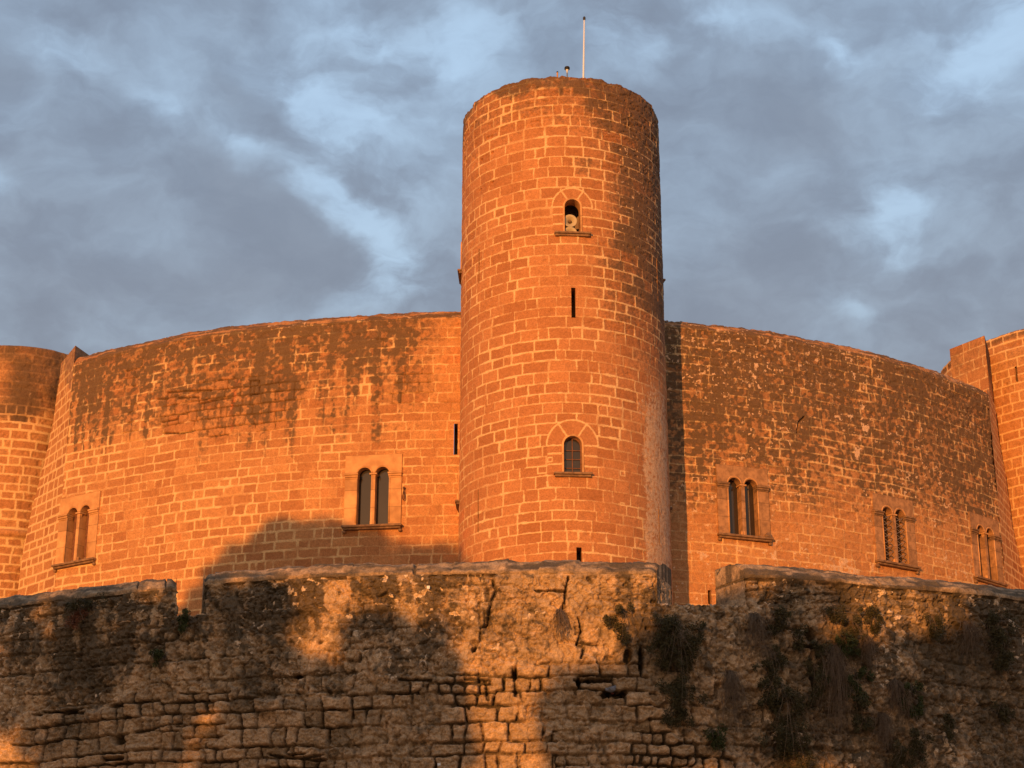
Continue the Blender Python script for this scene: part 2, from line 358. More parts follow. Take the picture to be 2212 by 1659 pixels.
def build_tower():
    step = .021; ths = np.arange(-2.0, 2.0, step/TR)
    zb = 9.0
    zr = np.arange(zb, TZ-.12, step); 
    cap = [(0.01,-.10),(.02,-.075),(.04,-.045),(.07,-.02),(.11,0),(.16,.012),(.22,.02),(.30,.02),(.40,.015),(.50,0),(.58,-.05),(.60,-.15),(.61,-.4),(.62,-1.0)]
    off = np.concatenate([np.zeros(len(zr)), [c[0] for c in cap]]); zz = np.concatenate([zr, [TZ+c[1] for c in cap]])
    nr = np.concatenate([np.ones(len(zr)), np.linspace(.95, 0, 8), np.zeros(len(cap)-8)]); nz = np.sqrt(1-nr**2)
    TH, Z = np.meshgrid(ths, zz); OFF = np.repeat(off[:, None], len(ths), 1); S = TR*TH
    top = Z > TZ-.12
    # courses
    d, rid, row = blocks(S, Z, 5, .332, .60, wob=.028, rad=.035, chv=.13, lo=.5, hi=1.35)
    d2, rid2, row2 = blocks(S, Z, 77, .332, .60, wob=.02, rad=.035)
    clus = fbm(S, Z, .8, 3, 40)
    jw = .007+.015*sst(clus, .35, .7)+.019*sst(fbm(S, Z, 3, 2, 44), .45, .8)
    rough = (fbm(S, Z, 16, 3, 50)-.5)*.022
    mort = 1-sst(d+rough, jw-.006, jw+.008)
    mort *= .45+.55*sst(fbm(S, Z, 1.6, 3, 45), .34, .52)
    # arched heads round the two windows: ring joint and voussoir joints
    for W, ro in ((W_UP, .62), (W_LO, .76)):
        cx = TR*W['th']; zs = W['z']+W['h']-W['w']/2
        X = S-cx; ZZ = Z-zs; rr = np.hypot(X, ZZ); ang = np.degrees(np.arctan2(X, ZZ))
        inside = (rr < ro) & (ZZ > -.02) | ((np.abs(X) < ro*.97) & (ZZ <= -.02) & (Z > W['z']))
        lines = np.full(S.shape, 9.0)
        up_ = ZZ > -.02
        lines = np.where(up_, np.minimum(np.abs(rr-ro), np.where(rr > .2, np.minimum(np.abs(np.radians(ang-33))*rr, np.abs(np.radians(ang+33))*rr), 9)), lines)
        lines = np.minimum(lines, np.where((np.abs(X) < ro), np.abs(ZZ+.02), 9))
        for k in (.30, .62): lines = np.minimum(lines, np.where((np.abs(X) < ro*.97), np.abs(ZZ+k+.03*np.sign(X)), 9))
        lines = np.where(inside | (np.abs(rr-ro) < .05) & up_, lines, 9)
        m2 = 1-sst(lines+rough, .015, .03)
        mort = np.where(inside, m2, np.maximum(mort, np.where(up_, m2, 0)))
        rid = np.where(inside, .45+.2*(ang > 0), rid)
    # little rectangular repairs outlined in mortar
    for x, y, w, h in ((1171,1015,.26,.20), (1345,1023,.15,.14), (1345,1089,.13,.06), (1188,993,.13,.13)):
        cs, cz = tw(x, y); q = np.maximum(np.abs(S-cs)/(w/2), np.abs(Z-cz)/(h/2))
        dd = np.abs(np.maximum(np.abs(S-cs)-w/2, np.abs(Z-cz)-h/2)); ins = (np.abs(S-cs) < w/2) & (np.abs(Z-cz) < h/2)
        mort = np.where(ins, 0, mort); mort = np.maximum(mort, 1-sst(dd+rough*.5, .010, .022))
    # weathering in surface coordinates
    hz = (TZ-Z)
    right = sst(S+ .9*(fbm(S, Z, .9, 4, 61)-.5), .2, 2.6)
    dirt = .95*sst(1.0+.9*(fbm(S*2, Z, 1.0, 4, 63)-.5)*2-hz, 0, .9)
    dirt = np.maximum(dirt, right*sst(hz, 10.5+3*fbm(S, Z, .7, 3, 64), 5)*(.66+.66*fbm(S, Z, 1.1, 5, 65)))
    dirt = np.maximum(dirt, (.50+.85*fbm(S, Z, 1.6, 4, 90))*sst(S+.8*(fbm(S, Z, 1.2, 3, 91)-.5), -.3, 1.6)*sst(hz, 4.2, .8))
    dirt = np.maximum(dirt, .42*sst(hz+1.2*(fbm(S, Z, 1.1, 3, 92)-.5), 3.6, .6))
    blkd = sst(rid2, .80, .9)*sst(S, -.6, .8)*.6*sst(hz, 7, 1.5); dirt = np.maximum(dirt, blkd)
    dirt = dirt+dirt*(rid-.45)*.7
    dirt = dirt*(1-.50*mort*sst(hz, .3, .8))
    # pale smeared render, lower right
    pale_z = sst(Z, sst(S, 1, 3)*0+24.0, 19.5); pl = sst(S+.7*(fbm(S*2, Z, 1.3, 4, 66)-.5), 2.15, 2.75)*pale_z*(1-.5*sst(S, 4.0, 4.8))
    pl = pl*(1-.9*sst(hz, 6, 3))
    mort = mort*(1-.55*pl)
    spk = sst(fbm(S, Z, 11, 3, 68), .66, .74)*sst(S, .3, 1.8)*sst(hz, 10.5, 4)*.6*sst(hz, .8, 2)
    pale = np.maximum(pl*.60, spk)
    red = .5*sst(-S+.5*(fbm(S, Z, 1, 3, 71)-.5), 2.6, 3.9)*sst(Z, 26, 18)  # red glow on the left flank, painted into the stone colour
    g_ = np.clip(rid, 0, .98)+0.0; g_ = np.where(red > .02, np.minimum(g_, 1.0)*(1-red)+red*(1+red), g_)
    masks = np.stack([mort, g_, dirt, pale], -1)
    # relief
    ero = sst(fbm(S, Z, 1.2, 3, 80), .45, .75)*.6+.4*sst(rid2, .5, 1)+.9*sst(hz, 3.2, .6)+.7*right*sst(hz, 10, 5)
    disp = (fbm(S, Z, 2.6, 4, 81)-.5)*.03+(rid-.5)*.010*(1-mort)+mort*.004
    disp -= (1-mort)*ero*.028*sst(fbm(S, Z*1.9, 7, 4, 83), .42, .8)
    disp += (1-pl)*(fbm(S, Z, 14, 2, 84)-.5)*.008
    ragged = sst(hz, .5, 0)
    disp += ragged*(fbm(S, Z*.8, 4.5, 3, 85)-.5)*.16-.05*ragged
    for x, y in ((1162,294), (1153,297), (1140,345), (1162,393), (1137,410), (1163,330)):   # small dark pits
        cs, cz = tw(x-100 if x > 1110 else x, y); disp -= .07*sst(np.hypot((S-cs)*.6, Z-cz), .05, .02)
    keep = np.ones((len(zz)-1, len(ths)-1), bool); Sc = S[:-1, :-1]+step/2; Zc = Z[:-1, :-1]+step/2
    for W in (W_UP, W_LO, dict(W_UP, th=-1.60), dict(W_LO, th=-1.60), dict(W_UP, th=1.84), dict(W_LO, th=1.84)):
        keep &= ~in_arch(Sc, Zc, TR*W['th'], W['w']+.01, W['z'], W['z']+W['h']-W['w']/2)
    for t, z0, z1, hw in sl: keep &= ~((np.abs(Sc-TR*t) < max(hw, .022)) & (Zc > z0) & (Zc < z1))
    rad = TR-OFF+nr[:, None]*disp
    P = np.stack([rad*np.sin(TH), -rad*np.cos(TH), Z+nz[:, None]*disp], -1)
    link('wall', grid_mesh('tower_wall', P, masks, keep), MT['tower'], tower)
    # rear half, lower shaft and roof, coarser
    bm = bmesh.new()
    bm_lathe(bm, [(TR+.02, 0), (TR+.02, zb+.01)], 64)
    done(bm, 'base', MT['trimd'], tower, smooth=True)
    th2 = np.linspace(2.0-.01, 2*math.pi-2.0+.01, 60); zr2 = np.concatenate([np.arange(zb, TZ, .3), [TZ, TZ, TZ-1.0]])
    of2 = np.concatenate([np.zeros(len(zr2)-2), [.6, .6]]); T2, Z2 = np.meshgrid(th2, zr2); R2 = TR-of2[:, None]
    P2 = np.stack([R2*np.sin(T2), -R2*np.cos(T2), Z2], -1)
    d, rid, _ = blocks(TR*T2, Z2, 6, .285, .5); mk = np.stack([np.zeros_like(d), rid, .3+0*d, 0*d], -1)
    link('rear_wall', grid_mesh('tower_rear', P2, mk), MT['tower'], tower)
    bm = bmesh.new(); bm_lathe(bm, [(TR-.5, TZ-.9), (TR-.5, TZ-.8)], 48); done(bm, 'roof', MT['trimd'], tower)
build_tower()
def win_xf(th, R=TR, C=TC): return R_(0)+th, (R*math.sin(th), -R*math.cos(th))
def tower_window(W, kind):
    th = W['th']; w, h = W['w'], W['h']; zs = h-w/2
    win = bpy.data.objects.new('window', None); col.objects.link(win); win.parent = tower
    win.location = (TR*math.sin(th), -TR*math.cos(th), W['z']); win.rotation_euler = (0, 0, th)
    bm = bmesh.new()
    panel(bm, arch_outline(0, w+.09, -.001, zs), [arch_outline(0, w-.02, .001, zs)], -.018, .05, .42)
    done(bm, 'frame', MT['trim'], win)
    bm = bmesh.new()
    bm_box(bm, -.56, .56, -.10, .35, -.065, -.002); bm_box(bm, -.53, .53, -.055, .35, -.135, -.067)
    done(bm, 'sill', MT['sill'], win, bevel=.012)
    bm = bmesh.new(); bm_box(bm, -.5, .5, .425, 1.4, -.2, 1.5)
    if kind == 'glazed':
        o = arch_outline(0, w-.03, .0, zs); b2 = bmesh.new(); b2.faces.new([b2.verts.new((x, .22, z)) for x, z in o]); done(b2, 'pane', MT['glass'], win)
        b3 = bmesh.new()
        bm_box(b3, -.014, .014, .185, .215, 0, h-.04)
        for z in (.19, .46, .73): bm_box(b3, -w/2+.03, w/2-.03, .19, .213, z-.01, z+.01)
        panel(b3, arch_outline(0, w-.021, .001, zs), [arch_outline(0, w-.09, .03, zs)], .18, .217, .217)
        done(b3, 'lattice', MT['wood'], win)
        bm.free()
    else:
        # a small dark room behind the opening: five walls, open towards the window
        bm.free(); bm = bmesh.new(); x0, x1, y0, y1, z0, z1 = -.8, .8, .42, .95, -.3, 1.7
        v = [bm.verts.new(p) for p in ((x0,y0,z0),(x1,y0,z0),(x1,y1,z0),(x0,y1,z0),(x0,y0,z1),(x1,y0,z1),(x1,y1,z1),(x0,y1,z1))]
        for f in ((0,1,2,3),(4,5,6,7),(1,2,6,5),(2,3,7,6),(3,0,4,7)): bm.faces.new([v[i] for i in f])
        o = arch_outline(0, w-.02, .001, zs); fr = [(x0, z0), (x1, z0), (x1, z1), (x0, z1)]
        panel(bm, fr, [o], .421, .43, .43)
        done(bm, 'niche', MT['niche'], win)
    return win
wu = tower_window(W_UP, 'open'); wu['label'] = 'upper arched window with two loudspeakers in it'
wl = tower_window(W_LO, 'glazed'); wl['label'] = 'lower arched window with small panes'
for th in (-1.60, 1.84):
    tower_window(dict(W_UP, th=th), 'open'); tower_window(dict(W_LO, th=th), 'glazed')
def slit_box(name, parent, C, R, th, z0, z1, hw, depth=.7):
    """dark lined recess of a slit"""
    bm = bmesh.new()
    v = [bm.verts.new(p) for p in ((-hw,-.004,z0),(hw,-.004,z0),(hw,-.004,z1),(-hw,-.004,z1),(-hw*1.6,depth,z0),(hw*1.6,depth,z0),(hw*1.6,depth,z1),(-hw*1.6,depth,z1))]
    for f in ((0,1,5,4),(1,2,6,5),(2,3,7,6),(3,0,4,7),(4,5,6,7)): bm.faces.new([v[i] for i in f])
    o = done(bm, name, MT['trimd'], parent)
    p = cyl_pt(C, R, th, 0)-Vector((parent.location.x, parent.location.y, 0)); o.location = p; o.rotation_euler = (0, 0, th)
    return o
for t, z0, z1, hw in sl: slit_box('arrow_slit', tower, TC, TR, t, z0, z1, max(hw, .02))

# loudspeakers in the upper window: two horns
for k, (dz, dx) in enumerate(((.52, -.06), (.11, -.06))):
    th = W_UP['th']; p = cyl_pt(TC, TR, th, W_UP['z'])
    e = empty('loudspeaker', (p.x, p.y, p.z), th, label=('cream horn loudspeaker, the upper of two in the top arched window of the tower', 'cream horn loudspeaker half hidden behind the sill of the top arched window')[k], cat='loudspeaker', group='horn loudspeakers in the tower window')
    bm = bmesh.new(); bm_lathe(bm, [(.04, .12), (.05, .10), (.09, .045), (.15, .01), (.20, -.012), (.212, -.006), (.205, .012), (.16, .045), (.11, .09), (.06, .15)], 28, (dx, .10, dz-.09), 'y'); done(bm, 'horn', MT['cream'], e, smooth=True)
    bm = bmesh.new(); bm_lathe(bm, [(.004, -.02), (.030, -.01), (.042, .02), (.045, .12)], 16, (dx, .10, dz-.09), 'y'); done(bm, 'driver', MT['sill'], e, smooth=True)
    bm = bmesh.new(); bm_box(bm, dx-.02, dx+.02, .28, .32, 0.0 if k else -.02, dz-.05); bm_box(bm, dx-.02, dx+.02, .22, .29, dz-.11, dz-.07); done(bm, 'bracket', MT['grey'], e)

# roof things
RZ = TZ-.9
def roof_pos(x, y, Y):
    X, z = hit_y(Y, x, y); return X, z
X, z = roof_pos(1262, 37, 54.0); Xb, _ = roof_pos(1260, 167, 54.0)
e = empty('antenna_mast', (Xb, 54.0, RZ), label='tall thin white whip antenna on the tower roof', cat='antenna')
bm = bmesh.new(); bm_tube(bm, [(0, 0, 0), (0, 0, 2.0), (X-Xb, 0, z-RZ-.10)], [.036, .034, .026], 10); done(bm, 'mast', MT['white'], e, smooth=True)
bm = bmesh.new(); bm_lathe(bm, [(.03, 0), (.045, .03), (.045, .10), (.02, .14)], 12, (X-Xb, 0, z-RZ-.12)); done(bm, 'cap', MT['black'], e)
bm = bmesh.new(); bm_box(bm, -.15, .15, -.15, .15, 0, .06); bm_lathe(bm, [(.06, .06), (.05, .35)], 12); done(bm, 'base', MT['grey'], e)
X, z = roof_pos(1225, 144, 52.4)
e = empty('weather_sensor', (X, 52.4, RZ), label='small mushroom shaped grey weather sensor at the rim of the tower', cat='weather sensor')
H_ = z-RZ
bm = bmesh.new(); bm_tube(bm, [(0, 0, 0), (0, 0, H_-.15)], .022, 8); done(bm, 'pole', MT['grey'], e)
bm = bmesh.new(); bm_lathe(bm, [(.02, -.24), (.03, -.16), (.055, -.10), (.05, -.06)], 16, (0, 0, H_)); done(bm, 'housing', MT['white'], e, smooth=True)
bm = bmesh.new(); bm_lathe(bm, [(.05, -.115), (.085, -.095), (.088, -.08), (.05, -.075)], 16, (0, 0, H_)); bm_lathe(bm, [(.06, -.06), (.09, -.05), (.075, -.015), (.03, 0)], 16, (0, 0, H_)); done(bm, 'hood', MT['black'], e)
X, z = roof_pos(1204, 154, 52.3)
e = empty('post', (X, 52.3, RZ), label='short stub post left of the weather sensor on the tower', cat='post')
bm = bmesh.new(); bm_tube(bm, [(0, 0, 0), (0, 0, z-RZ-.04)], .026, 8); done(bm, 'tube', MT['trim'], e)
bm = bmesh.new(); bm_lathe(bm, [(.03, 0), (.032, .03), (.015, .05)], 10, (0, 0, z-RZ-.05)); done(bm, 'cap', MT['black'], e)

# ================================================================== KEEP (the big curved wall)
KC, KR = (-.862, 79.854), 24.854
crest = [(-300,900),(194,766),(531,703),(619,695),(704,688),(981,674),(1215,677),(1435,694),(1655,716),(1815,746),(1976,787),(2136,848)]
ct = [hit_cyl(KC, KR, *p) for p in crest[1:]]
KTH = np.array([c[0] for c in ct]); KZ = np.array([c[1] for c in ct])
keep_o = empty('castle_keep', (KC[0], KC[1], 0), label='broad curved sandstone castle wall with twin arched windows behind the round tower', cat='castle')
th_l, _ = hit_cyl(KC, KR, 141, 1000); th_r, _ = hit_cyl(KC, KR, 2143, 950)
def kw(x, y): t, z = hit_cyl(KC, KR, x, y); return KR*t, z
WINS = [(163,1214,'ajar'), (804,1135,'glass'), (1608,1158,'glass'), (1937,1218,'diamond'), (2136,1254,'plain')]
WP = []
for x, y, k in WINS:
    t, z = hit_cyl(KC, KR, x, y); WP.append((t, z, k))
KZtop = lambda th: np.interp(th, KTH, KZ)
k_slits = []
for x, y0, y1, hw in ((985,915,982,.055), (1533,1275,1305,.055)):
    t0, z1 = hit_cyl(KC, KR, x, y0); t1, z0 = hit_cyl(KC, KR, x, y1); k_slits.append(((t0+t1)/2, z0, z1, hw))
def build_keep():
    step = .024; ths = np.arange(th_l, th_r, step/KR); ths = np.append(ths, th_r)
    zb = 11.5; nrow = int((float(KZ.max())-zb)/step)
    t = np.linspace(0, 1, nrow)
    cap = [(0.01,.02),(.03,.06),(.06,.11),(.10,.16),(.14,.20),(.19,.245),(.24,.285),(.30,.32),(.36,.35),(.42,.375),(.50,.395),(.62,.40),(.75,.38),(.82,.34),(.90,.2),(.92,-.2),(.93,-1.2)]
    cz = KZtop(ths)-.18                                  # the crest line seen is the top of the sloping cap
    Zw = zb+t[:, None]*(cz-zb)[None, :]
    Z = np.concatenate([Zw, np.stack([cz+c[1] for c in cap])]); OFF = np.concatenate([np.zeros((nrow, len(ths))), np.repeat(np.array([c[0] for c in cap])[:, None], len(ths), 1)])
    nr = np.concatenate([np.ones(nrow), np.linspace(.9, .25, 6), np.full(len(cap)-6, .15)]); nz = np.sqrt(1-nr**2)
    TH = np.repeat(ths[None, :], Z.shape[0], 0); S = KR*TH
    U = Z-OFF*.0; cres = KZtop(ths)[None, :]+.2; hz = cres-Z
    Zm = np.where(OFF > 0, Z+OFF, Z)
    d, rid, row = blocks(S, Zm, 21, .308, .56, wob=.036, rad=.04, chv=.18, lo=.45, hi=1.45)
    d2, rid2, row2 = blocks(S, Zm, 99, .308, .56)
    rough = (fbm(S, Z, 13, 3, 150)-.5)*.026
    clus = fbm(S, Z, .6, 3, 140)
    side = sst(S, kw(1230,900)[0]-1, kw(1450,900)[0])     # 0 left of the tower, 1 right of it
    jw = .010+.022*sst(clus, .4, .75)*(1-.35*side)+.012*sst(fbm(S, Z, 3, 2, 142), .45, .8)
    mort = 1-sst(d+rough, jw-.008, jw+.010)
    mort *= .35+.65*sst(fbm(S, Z, 1.8, 3, 141), .32, .52)
    # upper left zone: bed joints black and open instead of bright
    s1, z1 = kw(520, 870); open_ = sst(1.15-np.hypot((S-kw(500,860)[0])/2.6, (Z-z1)/1.2)+.8*(fbm(S, Z, 1.5, 3, 143)-.5), .1, .4)
    open_ = np.maximum(open_, .8*sst(fbm(S, Z, .9, 4, 144), .66, .74)*sst(hz, 5, 2.5)*(1-side))
    joint = 1-sst(d+rough*.7, .008, .020)
    mort = mort*(1-open_)
    # growth
    streak = fbm(S*3.2, Z*.25, 1.0, 4, 145); big = fbm(S, Z, .45, 4, 146)
    band = 2.7+2.0*(big-.5)*2+3.2*(streak-.5)+2.2*(fbm(S, Z, 1.6, 4, 192)-.5)
    e0_ = kw(990, 900)[0]-.3
    near_t = sst(S, kw(990,900)[0]-.2, kw(990,900)[0]-2.0)
    left = np.clip(1.05-np.maximum(hz, 0)/np.maximum(band+1.6, .8), 0, 1)**.8*(.62+.80*fbm(S*1.4, Z, 1.5, 4, 147))*(.25+.75*near_t)*(1-side)
    left = np.maximum(left, (1-side)*sst(hz, .55, .25)*.8)
    right = side*(.52+.70*fbm(S, Z, 1.2, 5, 148)+.22*sst(hz, 3.4, .8))*sst(hz, 8.2+2.6*(big-.5), 3.2)
    right = np.maximum(right, side*.38*sst(hz, 7.8, 5.6)*fbm(S, Z, 1.2, 4, 149)*1.7)
    st2 = fbm(S*2.6, Z*.22, 1.0, 4, 190); left = left+(1-side)*near_t*.5*sst(st2, .56, .68)*sst(hz, 6.5, 2.5)
    right = right+side*.25*sst(fbm(S*2.4, Z*.3, 1.0, 4, 191), .5, .68)*sst(hz, 7.5, 4)
    dirt = left+right; dirt = dirt+dirt*(rid-.5)*.5; dirt = dirt*(.60+.75*sst(fbm(S, Z, 8.5, 4, 194), .38, .60)); dirt = np.maximum(dirt, (1-side)*.85*sst(hz, 1.15+.8*(fbm(S, Z, 2, 3, 197)-.5)*2, .25)*sst(S, e0_, e0_-1.2)*sst(fbm(S, Z, 7, 4, 198), .30, .52))
    mort = mort*(1-.66*sst(left, .25, .8)*sst(fbm(S, Z, 2.2, 3, 193), .3, .55)); dirt = dirt*(1-.45*mort)
    spk = side*sst(fbm(S, Z, 11.0, 3, 151), .64, .72)*sst(fbm(S, Z, .6, 3, 152), .42, .6)*.7
    vs = kw(1860, 950)[0]; spk = np.maximum(spk, .9*np.exp(-((S-vs-.25*np.sin(Z*2.1))/.22)**2)*sst(Z, kw(1860,1040)[1], kw(1860,960)[1])*sst(Z, kw(1860,850)[1], kw(1860,900)[1])*sst(fbm(S, Z, 5, 3, 153), .40, .58))
    spk = np.maximum(spk, (1-side)*sst(fbm(S, Z, 9, 4, 154), .66, .74)*sst(hz, 2.2, .5)*.45)
    spk = np.maximum(spk, side*sst(hz, 6.6, 7.8)*sst(fbm(S, Z, 2.2, 4, 155), .45, .65)*.55)
    spk = spk*np.where(side > .5, .35+.75*sst(rid, .25, .7), 1)
    mott = sst(fbm(S, Z, 9, 4, 195), .50, .62)*sst(fbm(S, Z, .7, 3, 196), .3, .55); spk = np.maximum(spk, side*.50*mott*sst(hz, 6, 1.5)); spk = np.maximum(spk, (1-side)*.3*mott*sst(hz, 1.9, .4))
    red = np.exp(-((S-kw(508,870)[0]-.12*np.sin(Z*1.7))/.17)**2)*sst(Z, kw(508,1000)[1], kw(508,900)[1])*sst(Z, kw(508,795)[1], kw(508,830)[1])*(.3+.9*fbm(S, Z, 3, 3, 156))
    e_ = kw(990, 900)[0]; red = np.maximum(red, .55*np.exp(-((S-e_)/.85)**2)*(1-sst(S, e_+.6, e_+1.5))*sst(fbm(S, Z, 1.2, 3, 157), .2, .5)*(1-.6*mort))  # red band beside the tower: its bounced light, painted into the colour
    for x, y, w in ((1560,1195,1.0), (1935,1235,.7)): 
        s_, z_ = kw(x, y); red = np.maximum(red, .5*sst(1.2-np.hypot((S-s_)/w, (Z-z_)/.35)+.7*(fbm(S, Z, 3, 3, 158)-.5), 0, .4))
    red = np.maximum(red, .45*sst(fbm(S, Z*.4, 1.1, 3, 159), .66, .76)*(1-side)*sst(hz, 1, 2))
    red = np.clip(red, 0, 1)
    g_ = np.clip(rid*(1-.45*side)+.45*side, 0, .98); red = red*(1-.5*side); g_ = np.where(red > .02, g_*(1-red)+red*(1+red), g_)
    ero = .35+.9*sst(hz, 3.5, .8)*(fbm(S, Z, 1, 3, 160))+.5*side
    disp = (fbm(S, Z, .5, 3, 161)-.5)*.09+(fbm(S, Z, 3, 4, 162)-.5)*.02+(rid-.5)*.018*(1-mort)+mort*.003
    disp -= (1-mort)*ero*.028*sst(fbm(S, Z*1.7, 6, 4, 163), .42, .8)
    disp -= joint*open_*.085
    dirt = np.maximum(dirt, joint*open_*.95)
    # a few lost stones and a stepped crack
    for pts in ([(350,912),(383,905),(385,895),(404,893)], [(340,862),(362,862),(362,848),(455,842)], [(385,860),(428,858),(430,872),(500,858)], [(352,935),(392,936),(420,930)],
                [(545,822),(560,822),(560,850),(540,852),(540,822)], [(1738,900),(1725,912),(1722,935)]):
        P_ = [kw(*p) for p in pts]; dd = seg_dist(S, Z, P_)+rough*.6; m_ = 1-sst(dd, .012, .035); disp -= .11*m_; dirt = np.maximum(dirt, m_)
    crestm = sst(hz, .30, .05)
    disp += crestm*(fbm(S, OFF*2, 4, 3, 165)-.5)*.07
    disp += np.where(OFF > .02, (fbm(S*.6, OFF*6, 4, 4, 169)-.5)*.10, 0)
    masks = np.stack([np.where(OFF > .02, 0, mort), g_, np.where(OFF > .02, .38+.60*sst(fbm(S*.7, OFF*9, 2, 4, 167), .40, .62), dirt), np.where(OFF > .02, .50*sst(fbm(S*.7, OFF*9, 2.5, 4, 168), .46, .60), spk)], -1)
    keepm = np.ones((Z.shape[0]-1, len(ths)-1), bool); Sc = S[:-1, :-1]+step/2; Zc = Z[:-1, :-1]+step/2
    for th, z, k in WP: keepm &= ~((np.abs(Sc-KR*th) < .86) & (Zc > z+.03) & (Zc < z+2.26))
    for t_, z0, z1_, hw in k_slits: keepm &= ~((np.abs(Sc-KR*t_) < hw) & (Zc > z0) & (Zc < z1_))
    bat = np.maximum(0, (14.5-Z))*.02
    rad = KR-OFF+nr[:, None]*disp+bat*0
    P = np.stack([rad*np.sin(TH), -rad*np.cos(TH), Z+nz[:, None]*disp*(OFF > 0)], -1)
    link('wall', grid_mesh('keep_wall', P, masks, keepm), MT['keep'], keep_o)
    # rest of the ring, coarse
    th2 = np.concatenate([np.linspace(th_r, th_r+.12, 8)[:-1], np.linspace(th_r+.12, th_l+2*math.pi-.12, 90), np.linspace(th_l+2*math.pi-.12, th_l+2*math.pi, 8)[1:]]); zt = np.interp(th2, [th_r, th_r+1.0, th_l+2*math.pi-1.0, th_l+2*math.pi], [KZ[-1], KZ[-1], KZ[0], KZ[0]])-.05
    rows = [(0, None, 0), (0, None, .5), (0, None, 1.0), (.9, None, 1.0), (.92, None, .95), (6.0, None, .94)]
    bk = 4.5*(sst(th2, th_r+.005, th_r+.10)*(1-sst(th2, th_l+2*math.pi-.10, th_l+2*math.pi-.005)))
    P2 = np.stack([np.stack([(KR-.02-o-bk)*np.sin(th2), -(KR-.02-o-bk)*np.cos(th2), zt*f_], -1) for o, _, f_ in rows])
    mk = np.zeros(P2.shape[:2]+(4,)); mk[..., 1] = .5; mk[..., 2] = .3
    link('rear_wall', grid_mesh('keep_rear', P2, mk), MT['keep'], keep_o)
    th3 = np.linspace(th_l, th_r, 80); P3 = np.stack([np.stack([(KR+.0)*np.sin(th3), -(KR+.0)*np.cos(th3), 0*th3+z_], -1) for z_ in (0, 6, zb+.02)])
    mk = np.zeros(P3.shape[:2]+(4,)); mk[..., 1] = .5; link('base', grid_mesh('keep_base', P3, mk), MT['keep'], keep_o)
    zt3 = KZtop(th3)-1.0
    P4 = np.stack([np.stack([(KR-o)*np.sin(th3), -(KR-o)*np.cos(th3), zt3+0*o], -1) for o in (.9, 6.0)]); mk = np.zeros(P4.shape[:2]+(4,)); mk[..., 1] = .5
    link('wall_walk', grid_mesh('keep_walk', P4, mk), MT['keep'], keep_o)
build_keep()
for t, z0, z1, hw in k_slits: slit_box('arrow_slit', keep_o, KC, KR, t, z0, z1, hw)

